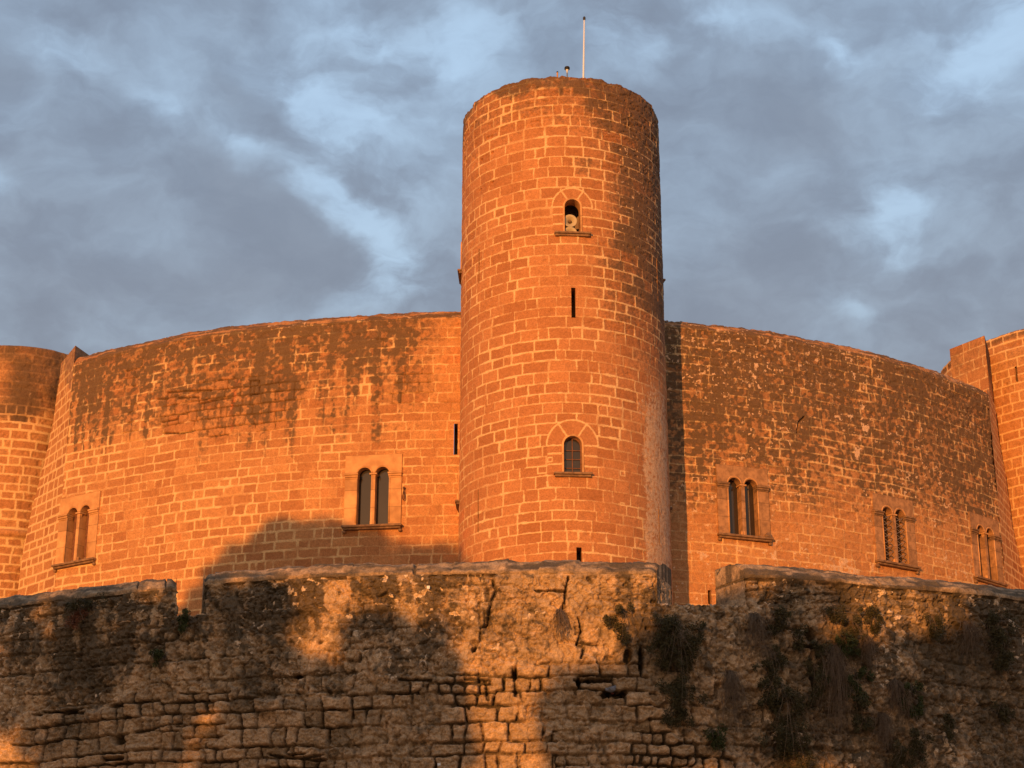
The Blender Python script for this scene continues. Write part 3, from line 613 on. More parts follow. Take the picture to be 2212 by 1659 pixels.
def keep_window(th, z, kind, label):
    win = bpy.data.objects.new('window', None); col.objects.link(win); win.parent = keep_o; win['label'] = label
    win.location = (KR*math.sin(th), -KR*math.cos(th), z); win.rotation_euler = (0, 0, th)
    W, H, ow, cx = 1.80, 2.28, .44, .285; zs = 1.66
    dk = kind in ('diamond', 'plain') or th > .2; trim = MT['trimd'] if dk else MT['trim']
    holes = [arch_outline(-cx, ow, .012, zs), arch_outline(cx, ow, .012, zs)]
    bm = bmesh.new(); panel(bm, [(-W/2, .0), (W/2, .0), (W/2, H), (-W/2, H)], holes, -.035, .10, .40); done(bm, 'frame', trim, win)
    # roll moulding round the two arches
    bm = bmesh.new()
    for c in (-cx, cx):
        bm_tube(bm, [(c+(ow/2+.022)*math.cos(math.pi*i/14), -.03, zs+.02+(ow/2+.022)*math.sin(math.pi*i/14)) for i in range(15)], .022, 6)
    for c in (-cx-ow/2-.02, cx+ow/2+.02): bm_tube(bm, [(c, -.028, .08), (c, -.028, zs-.06)], .028, 8)
    done(bm, 'moulding', MT['trim'], win, smooth=True)
    # imposts left and right
    for s in (-1, 1):
        bm = bmesh.new(); x0, x1 = sorted((s*(cx+ow/2-.035), s*(W/2+.015)))
        bm_box(bm, x0, x1, -.115, .2, zs-.03, zs+.025); bm_box(bm, x0+.012, x1-.012, -.085, .2, zs-.10, zs-.032); bm_box(bm, x0+.02, x1-.02, -.055, .2, zs-.15, zs-.102)
        done(bm, 'impost', trim if not dk else MT['sill'], win, bevel=.008)
    # central colonnette
    bm = bmesh.new(); bm_lathe(bm, [(.092, 0), (.092, .13), (.075, .15), (.06, .19), (.055, .22), (.052, zs-.20), (.062, zs-.19), (.062, zs-.165), (.07, zs-.14), (.095, zs-.04)], 14, (0, .05, .012))
    bm_box(bm, -.115, .115, -.075, .2, zs-.03, zs+.02)
    done(bm, 'colonnette', MT['trim'], win, smooth=False)
    bm = bmesh.new(); bm_box(bm, -.048, .048, .10, .40, .012, zs-.03); done(bm, 'mullion', MT['trim'], win)
    # sill with end corbels
    bm = bmesh.new(); bm_box(bm, -.95, .95, -.17, .2, -.075, -.002); bm_box(bm, -.91, .91, -.115, .2, -.14, -.077)
    done(bm, 'sill', MT['sill'], win, bevel=.014)
    for s in (-1, 1):
        bm = bmesh.new(); bm_box(bm, s*.88-.055, s*.88+.055, -.09, .1, -.235, -.142); done(bm, 'corbel', MT['sill'], win, bevel=.03)
    # what closes the openings
    for c in (-cx, cx):
        o = arch_outline(c, ow+.04, .0, zs)
        if kind in ('glass', 'diamond', 'plain'):
            bm = bmesh.new(); bm.faces.new([bm.verts.new((x, .25, q)) for x, q in o]); done(bm, 'pane', MT['glass'], win)
            if kind == 'glass' and th > 0 and c > 0:
                bm = bmesh.new(); bm_box(bm, c+.03, c+.045, .225, .245, .0, zs+.1); done(bm, 'glazing_bar', MT['lead'], win)
        if kind == 'diamond':
            bm = bmesh.new(); n = 9; dz = .205
            for i in range(-1, n+1):
                for sgn in (-1, 1):
                    a = (c-sgn*ow/2, .02, i*dz); b = (c+sgn*ow/2, .02, i*dz+dz)
                    if a[2] >= -.01 and b[2] < zs+.15: bm_tube(bm, [a, b], .011, 5)
            done(bm, 'lattice', MT['lead'], win)
        if kind == 'ajar':
            bm = bmesh.new(); bm_box(bm, c-.20, c+.04, .26, .29, .0, zs+.12); done(bm, 'shutter', MT['wood'], win)
            bm = bmesh.new(); bm.faces.new([bm.verts.new((x, .39, q)) for x, q in o]); done(bm, 'pane', MT['inside'], win)  # flat dark sheet standing in for the unlit room, no glass
            bm = bmesh.new(); bm_lathe(bm, [(0, 0), (.07, .015), (.09, .06), (.05, .11), (0, .13)], 9, (c+.06, .12, .015)); done(bm, 'rubble', MT['sill'], win)
    return win
labs = ['twin arched window at the far left with its inner shutters half open', 'twin arched window left of the round tower', 'twin arched window just right of the round tower with a broken stone on its sill',
        'twin arched window with diamond leaded lattice', 'twin arched window at the far right, seen almost edge on']
for (t, z, k), l in zip(WP, labs): keep_window(t, z, k, l)
# lump of broken stone on the third sill
t, z, _ = WP[2]; p = cyl_pt(KC, KR+.08, t+.80/KR, z+.0)
def lump(name, loc_, sx, sy, sz, seed, mat, rz=0, **kw):
    bm = bmesh.new(); bmesh.ops.create_icosphere(bm, subdivisions=3, radius=1); rs = random.Random(seed)
    ph = [rs.uniform(0, 6) for _ in range(6)]
    for v in bm.verts:
        n = v.co.copy(); f = 1+.16*math.sin(3.1*n.x+ph[0])*math.sin(2.7*n.y+ph[1])+.12*math.sin(5*n.z+ph[2]+2*n.x)+.07*math.sin(9*n.x+ph[3])*math.sin(8*n.z+ph[4])
        v.co = Vector((n.x*sx*f, n.y*sy*f, max(n.z*sz*f, -sz*.6)+sz*.6))
    o = done(bm, name, mat, None, smooth=True); o.location = loc_; o.rotation_euler = (0, 0, rz); return tag(o, **kw)
lump('stone_block', p, .13, .07, .10, 4, MT['sill'], t, label='lump of broken dark stone on the right end of a window sill', cat='stone')
# iron ring bracket beside the second window
t, z = hit_cyl(KC, KR, 873, 1068); p = cyl_pt(KC, KR, t, z)
bm = bmesh.new(); bm_tube(bm, [(0, .02, .20), (0, -.10, .20), (.0, -.10, .10), (.035, -.10, -.16), (.0, -.10, -.20), (-.03, -.10, -.16), (-.01, -.10, .08)], .016, 6); bm_box(bm, -.03, .03, -.12, .03, .16, .22)
o = done(bm, 'iron_bracket', MT['iron']); o.location = p; o.rotation_euler = (0, 0, t); tag(o, 'small rusty iron loop bracket beside the twin window left of the tower', 'bracket')

# ================================================================== SPLAYED CORNER WALLS
def ruled(name, parent, A, B, mat, seed, ch=.33, cw=.5, dirt_top=0.0, redamt=0.0, mw=.035, bulge=0.0, dirt0=0.0):
    """ruled masonry surface between two vertical edge curves A(z)->(x,y) and B(z)->(x,y)"""
    zs = np.arange(A[1], A[2], .03); a = np.stack([A[0](zs)[0], A[0](zs)[1]], -1); b = np.stack([B(zs)[0], B(zs)[1]], -1)
    w = np.hypot(*(b-a).T).max(); n = max(int(w/.03), 4); u = np.linspace(0, 1, n)
    P = a[:, None, :]*(1-u)[None, :, None]+b[:, None, :]*u[None, :, None]
    Z = np.repeat(zs[:, None], n, 1); L = np.hypot(*(b-a).T)[:, None]; S = (u[None, :]-(1.0 if bulge < 0 else 0))*L
    d, rid, _ = blocks(S, Z, seed, ch, cw); rough = (fbm(S, Z, 12, 3, seed)-.5)*.026
    mort = 1-sst(d+rough, mw-.01, mw+.01)
    disp = (fbm(S, Z, 2, 4, seed+1)-.5)*.05+mort*.004
    nrm = np.stack([(b-a)[:, 1], -(b-a)[:, 0]], -1); nrm /= np.linalg.norm(nrm, axis=1)[:, None]
    P = P+nrm[:, None, :]*disp[..., None]
    PP = np.concatenate([P, Z[..., None]], -1)
    dt = dirt0+dirt_top*sst(Z, A[2]-3.2+1.4*fbm(S*3, Z*.5, 1, 3, seed+4), A[2]-.3)*fbm(S, Z, 1.2, 4, seed+6)*1.5
    red = redamt*sst(fbm(S, Z, .8, 3, seed+8), .3, .6); g_ = np.where(red > .02, rid*(1-red)+red*(1+red), np.clip(rid, 0, .98))
    mk = np.stack([mort, g_, dt, .3*sst(fbm(S, Z, 3, 3, seed+9), .55, .7)], -1)
    PP = PP-np.array([parent.location.x, parent.location.y, 0])
    return link(name, grid_mesh(name, PP, mk), mat, parent)
# left
YL = 61.2
cl = [(133,752),(131,800),(124,850),(105,963),(75,1075),(52,1176),(37,1282),(20,1400)]
cx_ = [hit_y(YL, *p) for p in cl]; zc = np.array([c[1] for c in cx_])[::-1]; xc = np.array([c[0] for c in cx_])[::-1]
pL = cyl_pt(KC, KR, th_l, 0); zt = hit_cyl(KC, KR, 141, 753)[1]
Af = lambda z: (np.interp(z, zc, xc), np.full(z.shape, YL)); Bf = lambda z: (np.full(z.shape, pL.x+.01), np.full(z.shape, pL.y+.0))
ruled('corner_wall', keep_o, (Af, 8.0, zt), Bf, MT['keep'], 301, dirt_top=.6, bulge=-1)
# its top behind the crest
bm = bmesh.new(); x0 = float(np.interp(zt, zc, xc))
v0 = (x0, YL, zt); v1 = (pL.x, pL.y, zt); v2 = (pL.x+.35, pL.y+1.3, zt+.02); v3 = (x0+.5, YL+1.4, zt)
vv = [bm.verts.new(Vector(p)+Vector((0, 0, q))) for q in (-1.2, 0) for p in (v0, v1, v2, v3)]
for f in ((4,5,6,7),(0,1,5,4),(1,2,6,5),(2,3,7,6),(3,0,4,7)): bm.faces.new([vv[i] for i in f])
o = done(bm, 'corner_cap', MT['trimd'], keep_o); o.location = -keep_o.location
# right
YR = 64.7
cr = [(2134,725),(2148,863),(2156,943),(2172,1023),(2188,1142),(2212,1253),(2225,1330)]
cx_ = [hit_y(YR, *p) for p in cr]; zc2 = np.array([c[1] for c in cx_])[::-1]; xc2 = np.array([c[0] for c in cx_])[::-1]
pR = cyl_pt(KC, KR, th_r, 0); ztr = hit_cyl(KC, KR, 2140, 840)[1]
Af2 = lambda z: (np.full(z.shape, pR.x), np.full(z.shape, pR.y)); Bf2 = lambda z: (np.interp(z, zc2, xc2), np.full(z.shape, YR))
ruled('corner_wall', keep_o, (Af2, 8.0, ztr), Bf2, MT['keep'], 311, redamt=.4)  # redamt paints reddish bounced light into this face

# ================================================================== SIDE TOWERS
def side_tower(C, R, zt, label, seed, band_z=None, th0=-1.6, th1=1.9, dirtL=.6, ch=.33, cw=.55, mat='keep', dmax=3.5, holes=(), open_top=False, redamt=0.0, mw=.03, wob=.025):
    tw_ = empty('side_tower', (C[0], C[1], 0), label=label, cat='tower', group='corner towers of the castle')
    st = .03; ths = np.arange(th0, th1, st/R); zr = np.arange(9.5, zt-.1, st)
    cap = [(.01,-.08),(.03,-.04),(.08,-.01),(.15,0),(.3,0),(.55,-.01),(.6,-.3)]
    off = np.concatenate([np.zeros(len(zr)), [c[0] for c in cap]]); zz = np.concatenate([zr, [zt+c[1] for c in cap]])
    TH, Z = np.meshgrid(ths, zz); S = R*TH; OFF = np.repeat(off[:, None], len(ths), 1); hz = zt-Z
    d, rid, _ = blocks(S, Z, seed, ch, cw, wob=wob, rad=.04); rough = (fbm(S, Z, 12, 3, seed+1)-.5)*.024
    j = mw+.015*sst(fbm(S, Z, .8, 3, seed+2), .4, .7); mort = 1-sst(d+rough, j-.008, j+.01)
    mort *= .2+.8*sst(hz, 1.8, 3.2) if dmax > 2 else 1.0
    dt = dirtL*sst(dmax+1.6*(fbm(S, Z, 1, 4, seed+3)-.5)*2-hz, 0, 1.6)*(.4+.9*fbm(S, Z, 1.3, 4, seed+4))*sst(S, -R*.9, R*.3)
    dt = np.maximum(dt, sst(hz, .5, .2)*.7); dt = np.maximum(dt, .35*sst(rid, .55, .9)); dt = dt*(1-.6*mort)
    disp = (fbm(S, Z, 2.5, 4, seed+5)-.5)*.04+(rid-.5)*.02*(1-mort)-(1-mort)*.03*sst(fbm(S, Z, 7, 3, seed+6), .45, .8)+sst(hz, .3, 0)*(fbm(S, Z, 4, 3, seed+7)-.5)*.08
    if band_z: disp += .11*np.exp(-((Z-band_z)/.12)**4)
    red = redamt*sst(fbm(S, Z, .6, 3, seed+8), .3, .7); g_ = np.where(red > .02, rid*(1-red)+red*(1+red), np.clip(rid, 0, .98))
    if band_z: mort = mort*(1-np.exp(-((Z-band_z)/.14)**4))
    mk = np.stack([mort, g_, dt, .4*sst(fbm(S, Z, 4, 3, seed+9), .6, .7)*(hz < 3)], -1)
    rad = R-OFF+disp; P = np.stack([rad*np.sin(TH), -rad*np.cos(TH), Z], -1)
    kp = np.ones((len(zz)-1, len(ths)-1), bool)
    for t, z0, z1, hw in holes: kp &= ~((np.abs(S[:-1, :-1]-R*t) < hw) & (Z[:-1, :-1] > z0) & (Z[:-1, :-1] < z1))
    link('wall', grid_mesh('side_wall', P, mk, kp), MT[mat], tw_)
    th2 = np.linspace(th1-.02, th0+2*math.pi+.02, 40); P2 = np.stack([np.stack([(R-o)*np.sin(th2), -(R-o)*np.cos(th2), 0*th2+q], -1) for o, q in ((.01, 0), (.01, zt), (.6, zt), (.6, zt-.5))])
    m2 = np.zeros(P2.shape[:2]+(4,)); m2[..., 1] = .5; link('rear_wall', grid_mesh('side_rear', P2, m2), MT[mat], tw_)
    bm = bmesh.new(); bm_lathe(bm, [(R+.01, 0), (R+.01, 9.52)], 40); done(bm, 'base', MT['trimd'], tw_, smooth=True)
    bm = bmesh.new(); bm_lathe(bm, [(R-.5, zt-.5), (R-.5, zt-.4)], 40); done(bm, 'roof', MT['trimd'], tw_)
    for t, z0, z1, hw in holes: slit_box('arrow_slit', tw_, C, R, t, z0, z1, hw)
    return tw_
LYc = 64.3; LR = 2.75
Xl, zl = hit_y(LYc-LR, 20, 743)
Xm, _ = hit_y(LYc, 141, 780)
LC = (Xl-.15, LYc); _, bz = hit_y(LYc-LR+.3, 25, 1155)
side_tower(LC, LR, zl, 'rounded corner tower cut by the left edge, with a roll moulding low down', 401, band_z=bz, dmax=3.4, dirtL=1.0)
RYc = 68.8; RRr = 6.0
Xr, _ = hit_y(RYc, 2135, 740); Xrt, zrt = hit_y(64.6, 2212, 716)
RC = (22.95, RYc)
th_s, zs1 = hit_cyl(RC, RRr, 2193, 793); _, zs0 = hit_cyl(RC, RRr, 2195, 826)
rt = side_tower(RC, RRr, zrt, 'corner tower of regular dark blocks with pale joints at the right edge', 431, th0=-1.8, th1=1.0, dmax=1.2, dirtL=.5, ch=.36, cw=.75, mat='keep', holes=[(th_s, zs0, zs1, .05)], redamt=.25, mw=.024, wob=.01)
# square stair post standing between the keep and the right tower
def quad_post():
    zA = hit_y(65.0, 2051, 748); zB = hit_y(63.6, 2127, 731); zt_ = (zA[1]+zB[1])/2
    A_ = np.array([zA[0], 65.0]); B_ = np.array([zB[0], 63.6]); e = empty('stair_turret', ((A_[0]+B_[0])/2, (A_[1]+B_[1])/2, 0), label='square stone turret rising behind the wall beside the right corner tower', cat='turret')
    f1 = lambda z: (np.full(z.shape, A_[0]), np.full(z.shape, A_[1])); f2 = lambda z: (np.full(z.shape, B_[0]), np.full(z.shape, B_[1]))
    ruled('front_wall', e, (f1, 14.0, zt_), f2, MT['keep'], 351, ch=.40, cw=.6, dirt_top=.55, mw=.014, dirt0=.0)
    C_ = B_+np.array([.55, 1.6]); f3 = lambda z: (np.full(z.shape, C_[0]), np.full(z.shape, C_[1])); ruled('side_wall', e, (f2, 14.0, zt_), f3, MT['keep'], 361, dirt_top=.9, mw=.012, dirt0=.3)
    D_ = A_+np.array([.5, 2.0])
    bm = bmesh.new(); vv = [bm.verts.new((p[0]-e.location.x, p[1]-e.location.y, q)) for q in (14, zt_) for p in (A_, B_, C_, D_)]
    for f in ((4,5,6,7),(2,3,7,6),(3,0,4,7)): bm.faces.new([vv[i] for i in f])
    done(bm, 'rear_wall', MT['trimd'], e)
quad_post()

# ================================================================== OUTER PARAPET WALL
OC, OR = (.502, 54.5), 20.909
oc = [(0,1295),(374,1249),(442,1239),(752,1220),(1000,1215),(1440,1217),(1549,1223),(1595,1221.5),(1776,1232),(1920,1247),(2028,1254),(2212,1277)]
o_ = [hit_cyl(OC, OR-.45, *p) for p in oc]; OTH = np.array([a[0] for a in o_]); OZ = np.array([a[1] for a in o_])
OTH = np.concatenate([[OTH[0]-.3], OTH, [OTH[-1]+.3]]); OZ = np.concatenate([[OZ[0]], OZ, [OZ[-1]]])
def ow_(x, y): t, z = hit_cyl(OC, OR, x, y); return OR*t, z
outer = empty('parapet_wall', (OC[0], OC[1]-OR, 0), label='weathered rubble outer wall with two embrasures in the foreground', cat='wall')
lsill = hit_cyl(OC, OR, 410, 1331)[1]; rsill = hit_cyl(OC, OR, 1500, 1306)[1]
ot = lambda x, y=1270: hit_cyl(OC, OR, x, y)[0]
# embrasures: outer theta range, inner theta range
oi = lambda x: hit_cyl(OC, OR-.9, x, 1270)[0]
EL = (ot(380), ot(441)); EL_in = (oi(381), oi(438))
ER = (ot(1418), ot(1612)); ER_in = (oi(1451), oi(1546))
THA, THB = ot(0)-.10, ot(2212)+.10
cracks = [[(1063,1252),(1072,1275),(1060,1300),(1052,1345),(1038,1355),(1036,1385),(1022,1405)], [(1228,1245),(1222,1275),(1218,1310)], [(1250,1335),(1256,1360),(1246,1392),(1262,1398),(1256,1420)],
          [(1158,1275),(1222,1277)], [(1246,1388),(1290,1392)], [(1005,1468),(1060,1470)], [(1240,1470),(1300,1474)], [(290,1582),(390,1562)], [(90,1538),(190,1540)], [(860,1466),(930,1470)],
          [(1048,1470),(1054,1510)], [(1110,1450),(1114,1500)], [(580,1630),(640,1640),(700,1632)], [(1735,1368),(1742,1372)], [(1640,1352),(1730,1358)]]
holes_o = [(1752,1372,.10,.14), (1755,1397,.28,.045), (1756,1460,.055,.75), (1810,1425,.10,.05), (255,1598,.15,.10), (240,1640,.25,.05), (640,1630,.3,.03), (1325,1499,.30,.10), (1290,1470,.30,.05), (1357,1415,.10,.16), (1249,1476,.05,.1), (1114,1452,.03,.12), (1385,1432,.05,.3), (1590,1505,.10,.05), (640,1460,.1,.04)]
def outer_relief(S, Z, hz):
    sx = lambda x: ow_(x, 1450)[0]
    d, rid, row = blocks(S, Z, 61, .29, .47, wob=.07, rad=.05, chv=.24, lo=.4, hi=1.5)
    dB, ridB, _ = blocks(S, Z, 64, .21, .30, wob=.07, rad=.06, chv=.3, lo=.4, hi=1.6); sw = fbm(S, Z, .75, 3, 275) > .53; d = np.where(sw, dB, d); rid = np.where(sw, ridB, rid)
    d2, rid2, _ = blocks(S, Z, 62, .36, .60, wob=.07, rad=.06, chv=.2)
    n1 = fbm(S, Z, .7, 4, 260); n2 = fbm(S, Z, 2.4, 5, 261); n3 = fbm(S, Z, 7, 4, 262); n4 = fbm(S, Z, 18, 3, 263)
    rid_ = np.abs(fbm(S, Z, 3.2, 4, 264)-.5)*2; rid4 = np.abs(fbm(S, Z, 8, 4, 265)-.5)*2
    # where the facing has fallen and the blocks show
    zb_ = np.interp(S, [sx(0), sx(90), sx(300), sx(520), sx(900), sx(1010), sx(1200), sx(1380), sx(1450), sx(1600), sx(2212)],
                    [ow_(0,1640)[1], ow_(90,1530)[1], ow_(300,1500)[1], ow_(520,1500)[1], ow_(900,1470)[1], ow_(1010,1465)[1], ow_(1200,1400)[1], ow_(1380,1420)[1], ow_(1450,1590)[1], ow_(1600,1640)[1], ow_(2212,1700)[1]])
    bl = sst(zb_-Z+.55*(n1-.5)*2, -.08, .15)
    bl = np.clip(bl*(.35+1.2*sst(fbm(S, Z, .8, 3, 270), .25, .5)), 0, 1)
    prof = np.sqrt(np.clip((d+(n3-.5)*.05)/.042, 0, 1)); jw_ = .62+.38*sst(fbm(S, Z, 1.7, 3, 271), .3, .6)
    deep = (1-sst(d+(n3-.5)*.045, .010, .032))*jw_
    gone = sst(rid, .965, .975)
    relief_b = .045*prof+(rid-.5)*.12-.03*sst(rid_, .10, .0)-.02*sst(rid4, .14, 0)-.13*deep-.16*gone*sst(d, 0, .05)+(n2-.5)*.06+(n3-.5)*.07+(n4-.5)*.035-.03*sst(np.abs(fbm(S*1.2, Z*2.5, 6, 3, 272)-.5), .08, .0)
    crack_up = (1-sst(d2+(n3-.5)*.07, .006, .03))*sst(fbm(S, Z, 1.1, 3, 273), .45, .62)
    relief_u = (n1-.5)*.10+(n2-.5)*.07+(n3-.5)*.075+(n4-.5)*.05-.06*sst(rid_, .14, .0)-.045*sst(rid4, .18, .0)-.06*crack_up+(rid2-.5)*.03
    pits = sst(fbm(S, Z, 4.2, 3, 274), .70, .77)*(fbm(S, Z, 1.0, 2, 275) > .42); relief_u = relief_u-.09*pits
    disp = relief_u*(1-bl)+relief_b*bl
    dark = np.maximum(deep*bl, crack_up*(1-bl)*.7); dark = np.maximum(dark, pits*(1-bl)*.6)
    for pts in cracks:
        P_ = [ow_(*p) for p in pts]; dd = seg_dist(S, Z, P_)+(n3-.5)*.05+(n4-.5)*.02; m = 1-sst(dd, .010, .034); disp = disp-.13*m; dark = np.maximum(dark, m)
    for x, y, w, h in holes_o:
        s_, z_ = ow_(x, y); dd = np.hypot((S-s_)/w, (Z-z_)/h)+(n2-.5)*.9; dd = dd+(n1-.5)*.8+(n3-.5)*.8; m = 1-sst(dd, .75, 1.0); disp = disp-.30*m; dark = np.maximum(dark, m)
    wet = fbm(S*2.2, Z*.5, .9, 4, 280); patch = fbm(S, Z, 1.0, 5, 281)
    dt = sst(.42*patch+.48*fbm(S*2.6, Z*.35, .9, 4, 296)+.32*n3, .55, .72)*(.55+.70*sst(hz, 2.8, .6))
    dt = dt*(1-.75*bl)+bl*.35*sst(patch, .5, .7)
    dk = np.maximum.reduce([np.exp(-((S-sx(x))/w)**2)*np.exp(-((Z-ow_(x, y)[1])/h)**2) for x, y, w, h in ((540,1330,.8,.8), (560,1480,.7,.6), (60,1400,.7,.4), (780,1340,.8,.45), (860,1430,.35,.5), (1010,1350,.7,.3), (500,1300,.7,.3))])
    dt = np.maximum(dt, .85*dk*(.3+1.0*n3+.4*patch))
    rt_ = sst(S, sx(1450), sx(1700)); lp = np.exp(-((S-sx(1950))/1.3)**2)*sst(hz, 1.5, .7); dt = np.maximum(dt*(1-.5*lp), (1-.75*lp)*rt_*.70*sst(.6*patch+.4*n3, .31, .53)); dt = dt+(1-bl)*.30*sst(fbm(S*3.0, Z*.30, 1.0, 4, 297), .54, .68)*sst(hz, 3.4, .5)  # lp thins the growth, painting the right sunlit patch brighter
    litz = np.exp(-((S-sx(1110))/2.6)**2); dt = dt*(1-.55*litz)  # growth thinned along the sunlit strip: extra brightness put into the colour
    dt = np.maximum(dt, dark)
    pale = sst(fbm(S, Z, 10.5, 4, 283), .58, .68)*.62*sst(fbm(S, Z, .9, 3, 284), .38, .6)*(1-bl)*(1-dark); pale = np.maximum(pale, rt_*sst(rid4, .12, .03)*.5*sst(n1, .45, .6))
    g_ = np.clip(.05+.95*(rid*bl+(1-bl)*sst(.6*n2+.4*n3, .34, .64)), 0, .98)
    dt = dt+(1-dark)*.30*sst(fbm(S, Z, 9.5, 3, 288), .56, .66)*(1-.5*bl)
    g_ = np.maximum(g_, .75*litz*(.5+.5*g_))  # stone tone raised there too, strengthening the painted sunlit strip
    mort = (1-bl)*.6*sst(fbm(S, Z, 5, 4, 289), .5, .62)
    return disp, np.stack([mort, g_, dt, pale], -1)
def outer_piece(name, t0, t1, prof_rows, z_lo, z_hi, ends=(0, 0), T=.9, st=.017, coping=True):
    """a stretch of wall between angles t0..t1 from z_lo up to z_hi(theta); ends: how far each jamb splays (radians) to the inner face"""
    ths = np.arange(t0, t1, st/OR); ths = np.append(ths, t1)
    offj = np.zeros(len(ths))
    K = 44
    def cap_cols(tend, d):    # columns running from the outer corner to the inner corner
        u = np.linspace(0, 1, K+1)[1:]; return tend+0*u, u*T
    if ends[0] is not None: a, b = cap_cols(t0, ends[0]); ths = np.concatenate([a[::-1], ths]); offj = np.concatenate([b[::-1], offj])
    if ends[1] is not None: a, b = cap_cols(t1, ends[1]); ths = np.concatenate([ths, a]); offj = np.concatenate([offj, b])
    k0 = (ends[0] or 0)/T; k1 = (ends[1] or 0)/T; kc = k0+(k1-k0)*np.clip((ths-t0)/(t1-t0), 0, 1)
    zt = z_hi(ths); zl = z_lo(ths)
    n = max(int((zt.max()-zl.min())/st), 3); t = np.linspace(0, 1, n)
    if coping: cap = [(-.015,.0),(-.03,.015),(-.035,.035),(-.02,.055),(.01,.07),(.04,.10),(.07,.13),(.11,.16),(.15,.19),(.19,.22),(.23,.25),(.28,.275),(.33,.30),(.38,.32),(.44,.335),(.50,.34),(.58,.34),(.66,.325),(.75,.30),(.85,.24),(.88,.05),(.90,-.9)]; drop = .34
    else: cap = [(.005,.012),(.015,.02),(.04,.028),(.08,.03),(.15,.035),(.25,.04),(.4,.045),(.6,.05),(.85,.05),(.95,.04)]; drop = .05
    zc_ = zt-drop
    Z = np.concatenate([zl[None, :]+t[:, None]*(zc_-zl)[None, :], np.stack([zc_+c[1] for c in cap])])
    OFF = np.concatenate([np.zeros((n, len(ths))), np.repeat(np.array([c[0] for c in cap])[:, None], len(ths), 1)])
    isC = OFF != 0
    OFF = np.maximum(OFF, offj[None, :])
    nr = np.concatenate([np.ones(n), np.linspace(.95, .35, 6), np.full(len(cap)-6, .3)])[:, None]; nz = np.sqrt(1-nr**2)
    TH = np.repeat(ths[None, :], Z.shape[0], 0); S = OR*TH; hz = np.interp(ths, OTH, OZ)[None, :]-Z
    arc = np.where(isC, np.repeat(np.concatenate([np.zeros(n), [c[0] for c in cap]])[:, None], len(ths), 1), 0)
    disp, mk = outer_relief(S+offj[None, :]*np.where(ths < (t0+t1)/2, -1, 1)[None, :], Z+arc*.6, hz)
    if coping:
        lay = (fbm(S*.5, Z*3+arc*3, 3.4, 5, 290)-.5)
        disp = np.where(isC, lay*.10+(fbm(S, arc, 5, 4, 291)-.5)*.08, disp); blend = sst(np.repeat((np.arange(Z.shape[0])-n)[:, None], len(ths), 1)*1.0, -10, 0)
        lip = (fbm(S, Z*0, 1.6, 3, 292) > .5)
        disp = np.where(~isC, disp*(1-blend)+lay*.1*blend, disp)
        mk[..., 2] = np.where(isC, .46+.55*sst(fbm(S*.6, OFF*5, 2.2, 4, 293), .38, .66), np.maximum(mk[..., 2], .9*np.exp(-((Z-zc_[None, :]+.03)/.03)**2)*(fbm(S, Z, 2.2, 3, 294) > .5)))
        disp -= .07*np.exp(-((Z-zc_[None, :]+.03)/.025)**2)*(fbm(S, Z, 2.2, 3, 294) > .5)*(~isC)
        mk[..., 3] = np.where(isC, .30*sst(fbm(S*.5, OFF*7, 3, 4, 295), .48, .66), mk[..., 3])
        jd = np.abs(((S+.25*np.sin(S*1.7))/.86) % 1-.5)*.86+(fbm(S, arc, 8, 3, 298)-.5)*.05; jj = np.where(isC, 1-sst(jd, .008, .03), 0)*sst(fbm(S, 0*S, .9, 3, 300), .42, .62); disp = disp-.07*jj+np.where(isC, (vnoise(np.floor((S+.25*np.sin(S*1.7))/.86), 0*S, 299)-.5)*.05, 0); mk[..., 2] = np.maximum(mk[..., 2], jj)
    else:
        mk[..., 2] = np.where(isC, .25, mk[..., 2])
    edge = sst(offj[None, :]+0*Z, .0, .04); disp = disp*(1-.5*edge)
    # soften the corners of the jambs
    for tend, s in ((t0, 1), (t1, -1)):
        if ends[0 if s > 0 else 1] is not None:
            q = np.clip((s*(TH-tend))*OR, 0, 9); disp = disp-.045*sst(q, .10, .0)*(offj[None, :] == 0)
            rr = sst(zt[None, :]-Z, .35, .0)*sst(q, .16, 0)*(offj[None, :] == 0); Z = Z-rr*.06
    rad = OR-OFF+nr*disp
    TH = TH+OFF*kc[None, :]
    P = np.stack([rad*np.sin(TH), -rad*np.cos(TH), Z+nz*disp*isC], -1)
    P = P+np.array([OC[0]-outer.location.x, OC[1]-outer.location.y, 0])
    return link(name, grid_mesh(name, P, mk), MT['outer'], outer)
zo = lambda th: np.interp(th, OTH, OZ)
zsill = lambda th: np.where(th < .0, np.interp(th, [ot(-160), ot(240), ot(378), ot(445), ot(700)], [lsill, lsill, lsill+.01, lsill+.01, lsill]), np.interp(th, [ot(1380), ot(1650), ot(2300)], [rsill, rsill, rsill]))
zmid = lambda th: np.interp(th, [ot(500), ot(1300)], [lsill, rsill])
zlow = lambda th: zmid(th)+0*th
bot = float(hit_cyl(OC, OR, 1106, 1690)[1])
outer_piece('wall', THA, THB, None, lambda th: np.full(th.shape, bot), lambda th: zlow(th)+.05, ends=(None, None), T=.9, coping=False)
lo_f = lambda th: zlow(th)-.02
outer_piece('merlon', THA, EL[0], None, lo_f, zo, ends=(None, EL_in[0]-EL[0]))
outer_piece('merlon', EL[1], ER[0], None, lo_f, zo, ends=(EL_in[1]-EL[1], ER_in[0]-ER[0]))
outer_piece('merlon', ER[1], THB, None, lo_f, zo, ends=(ER_in[1]-ER[1], None))
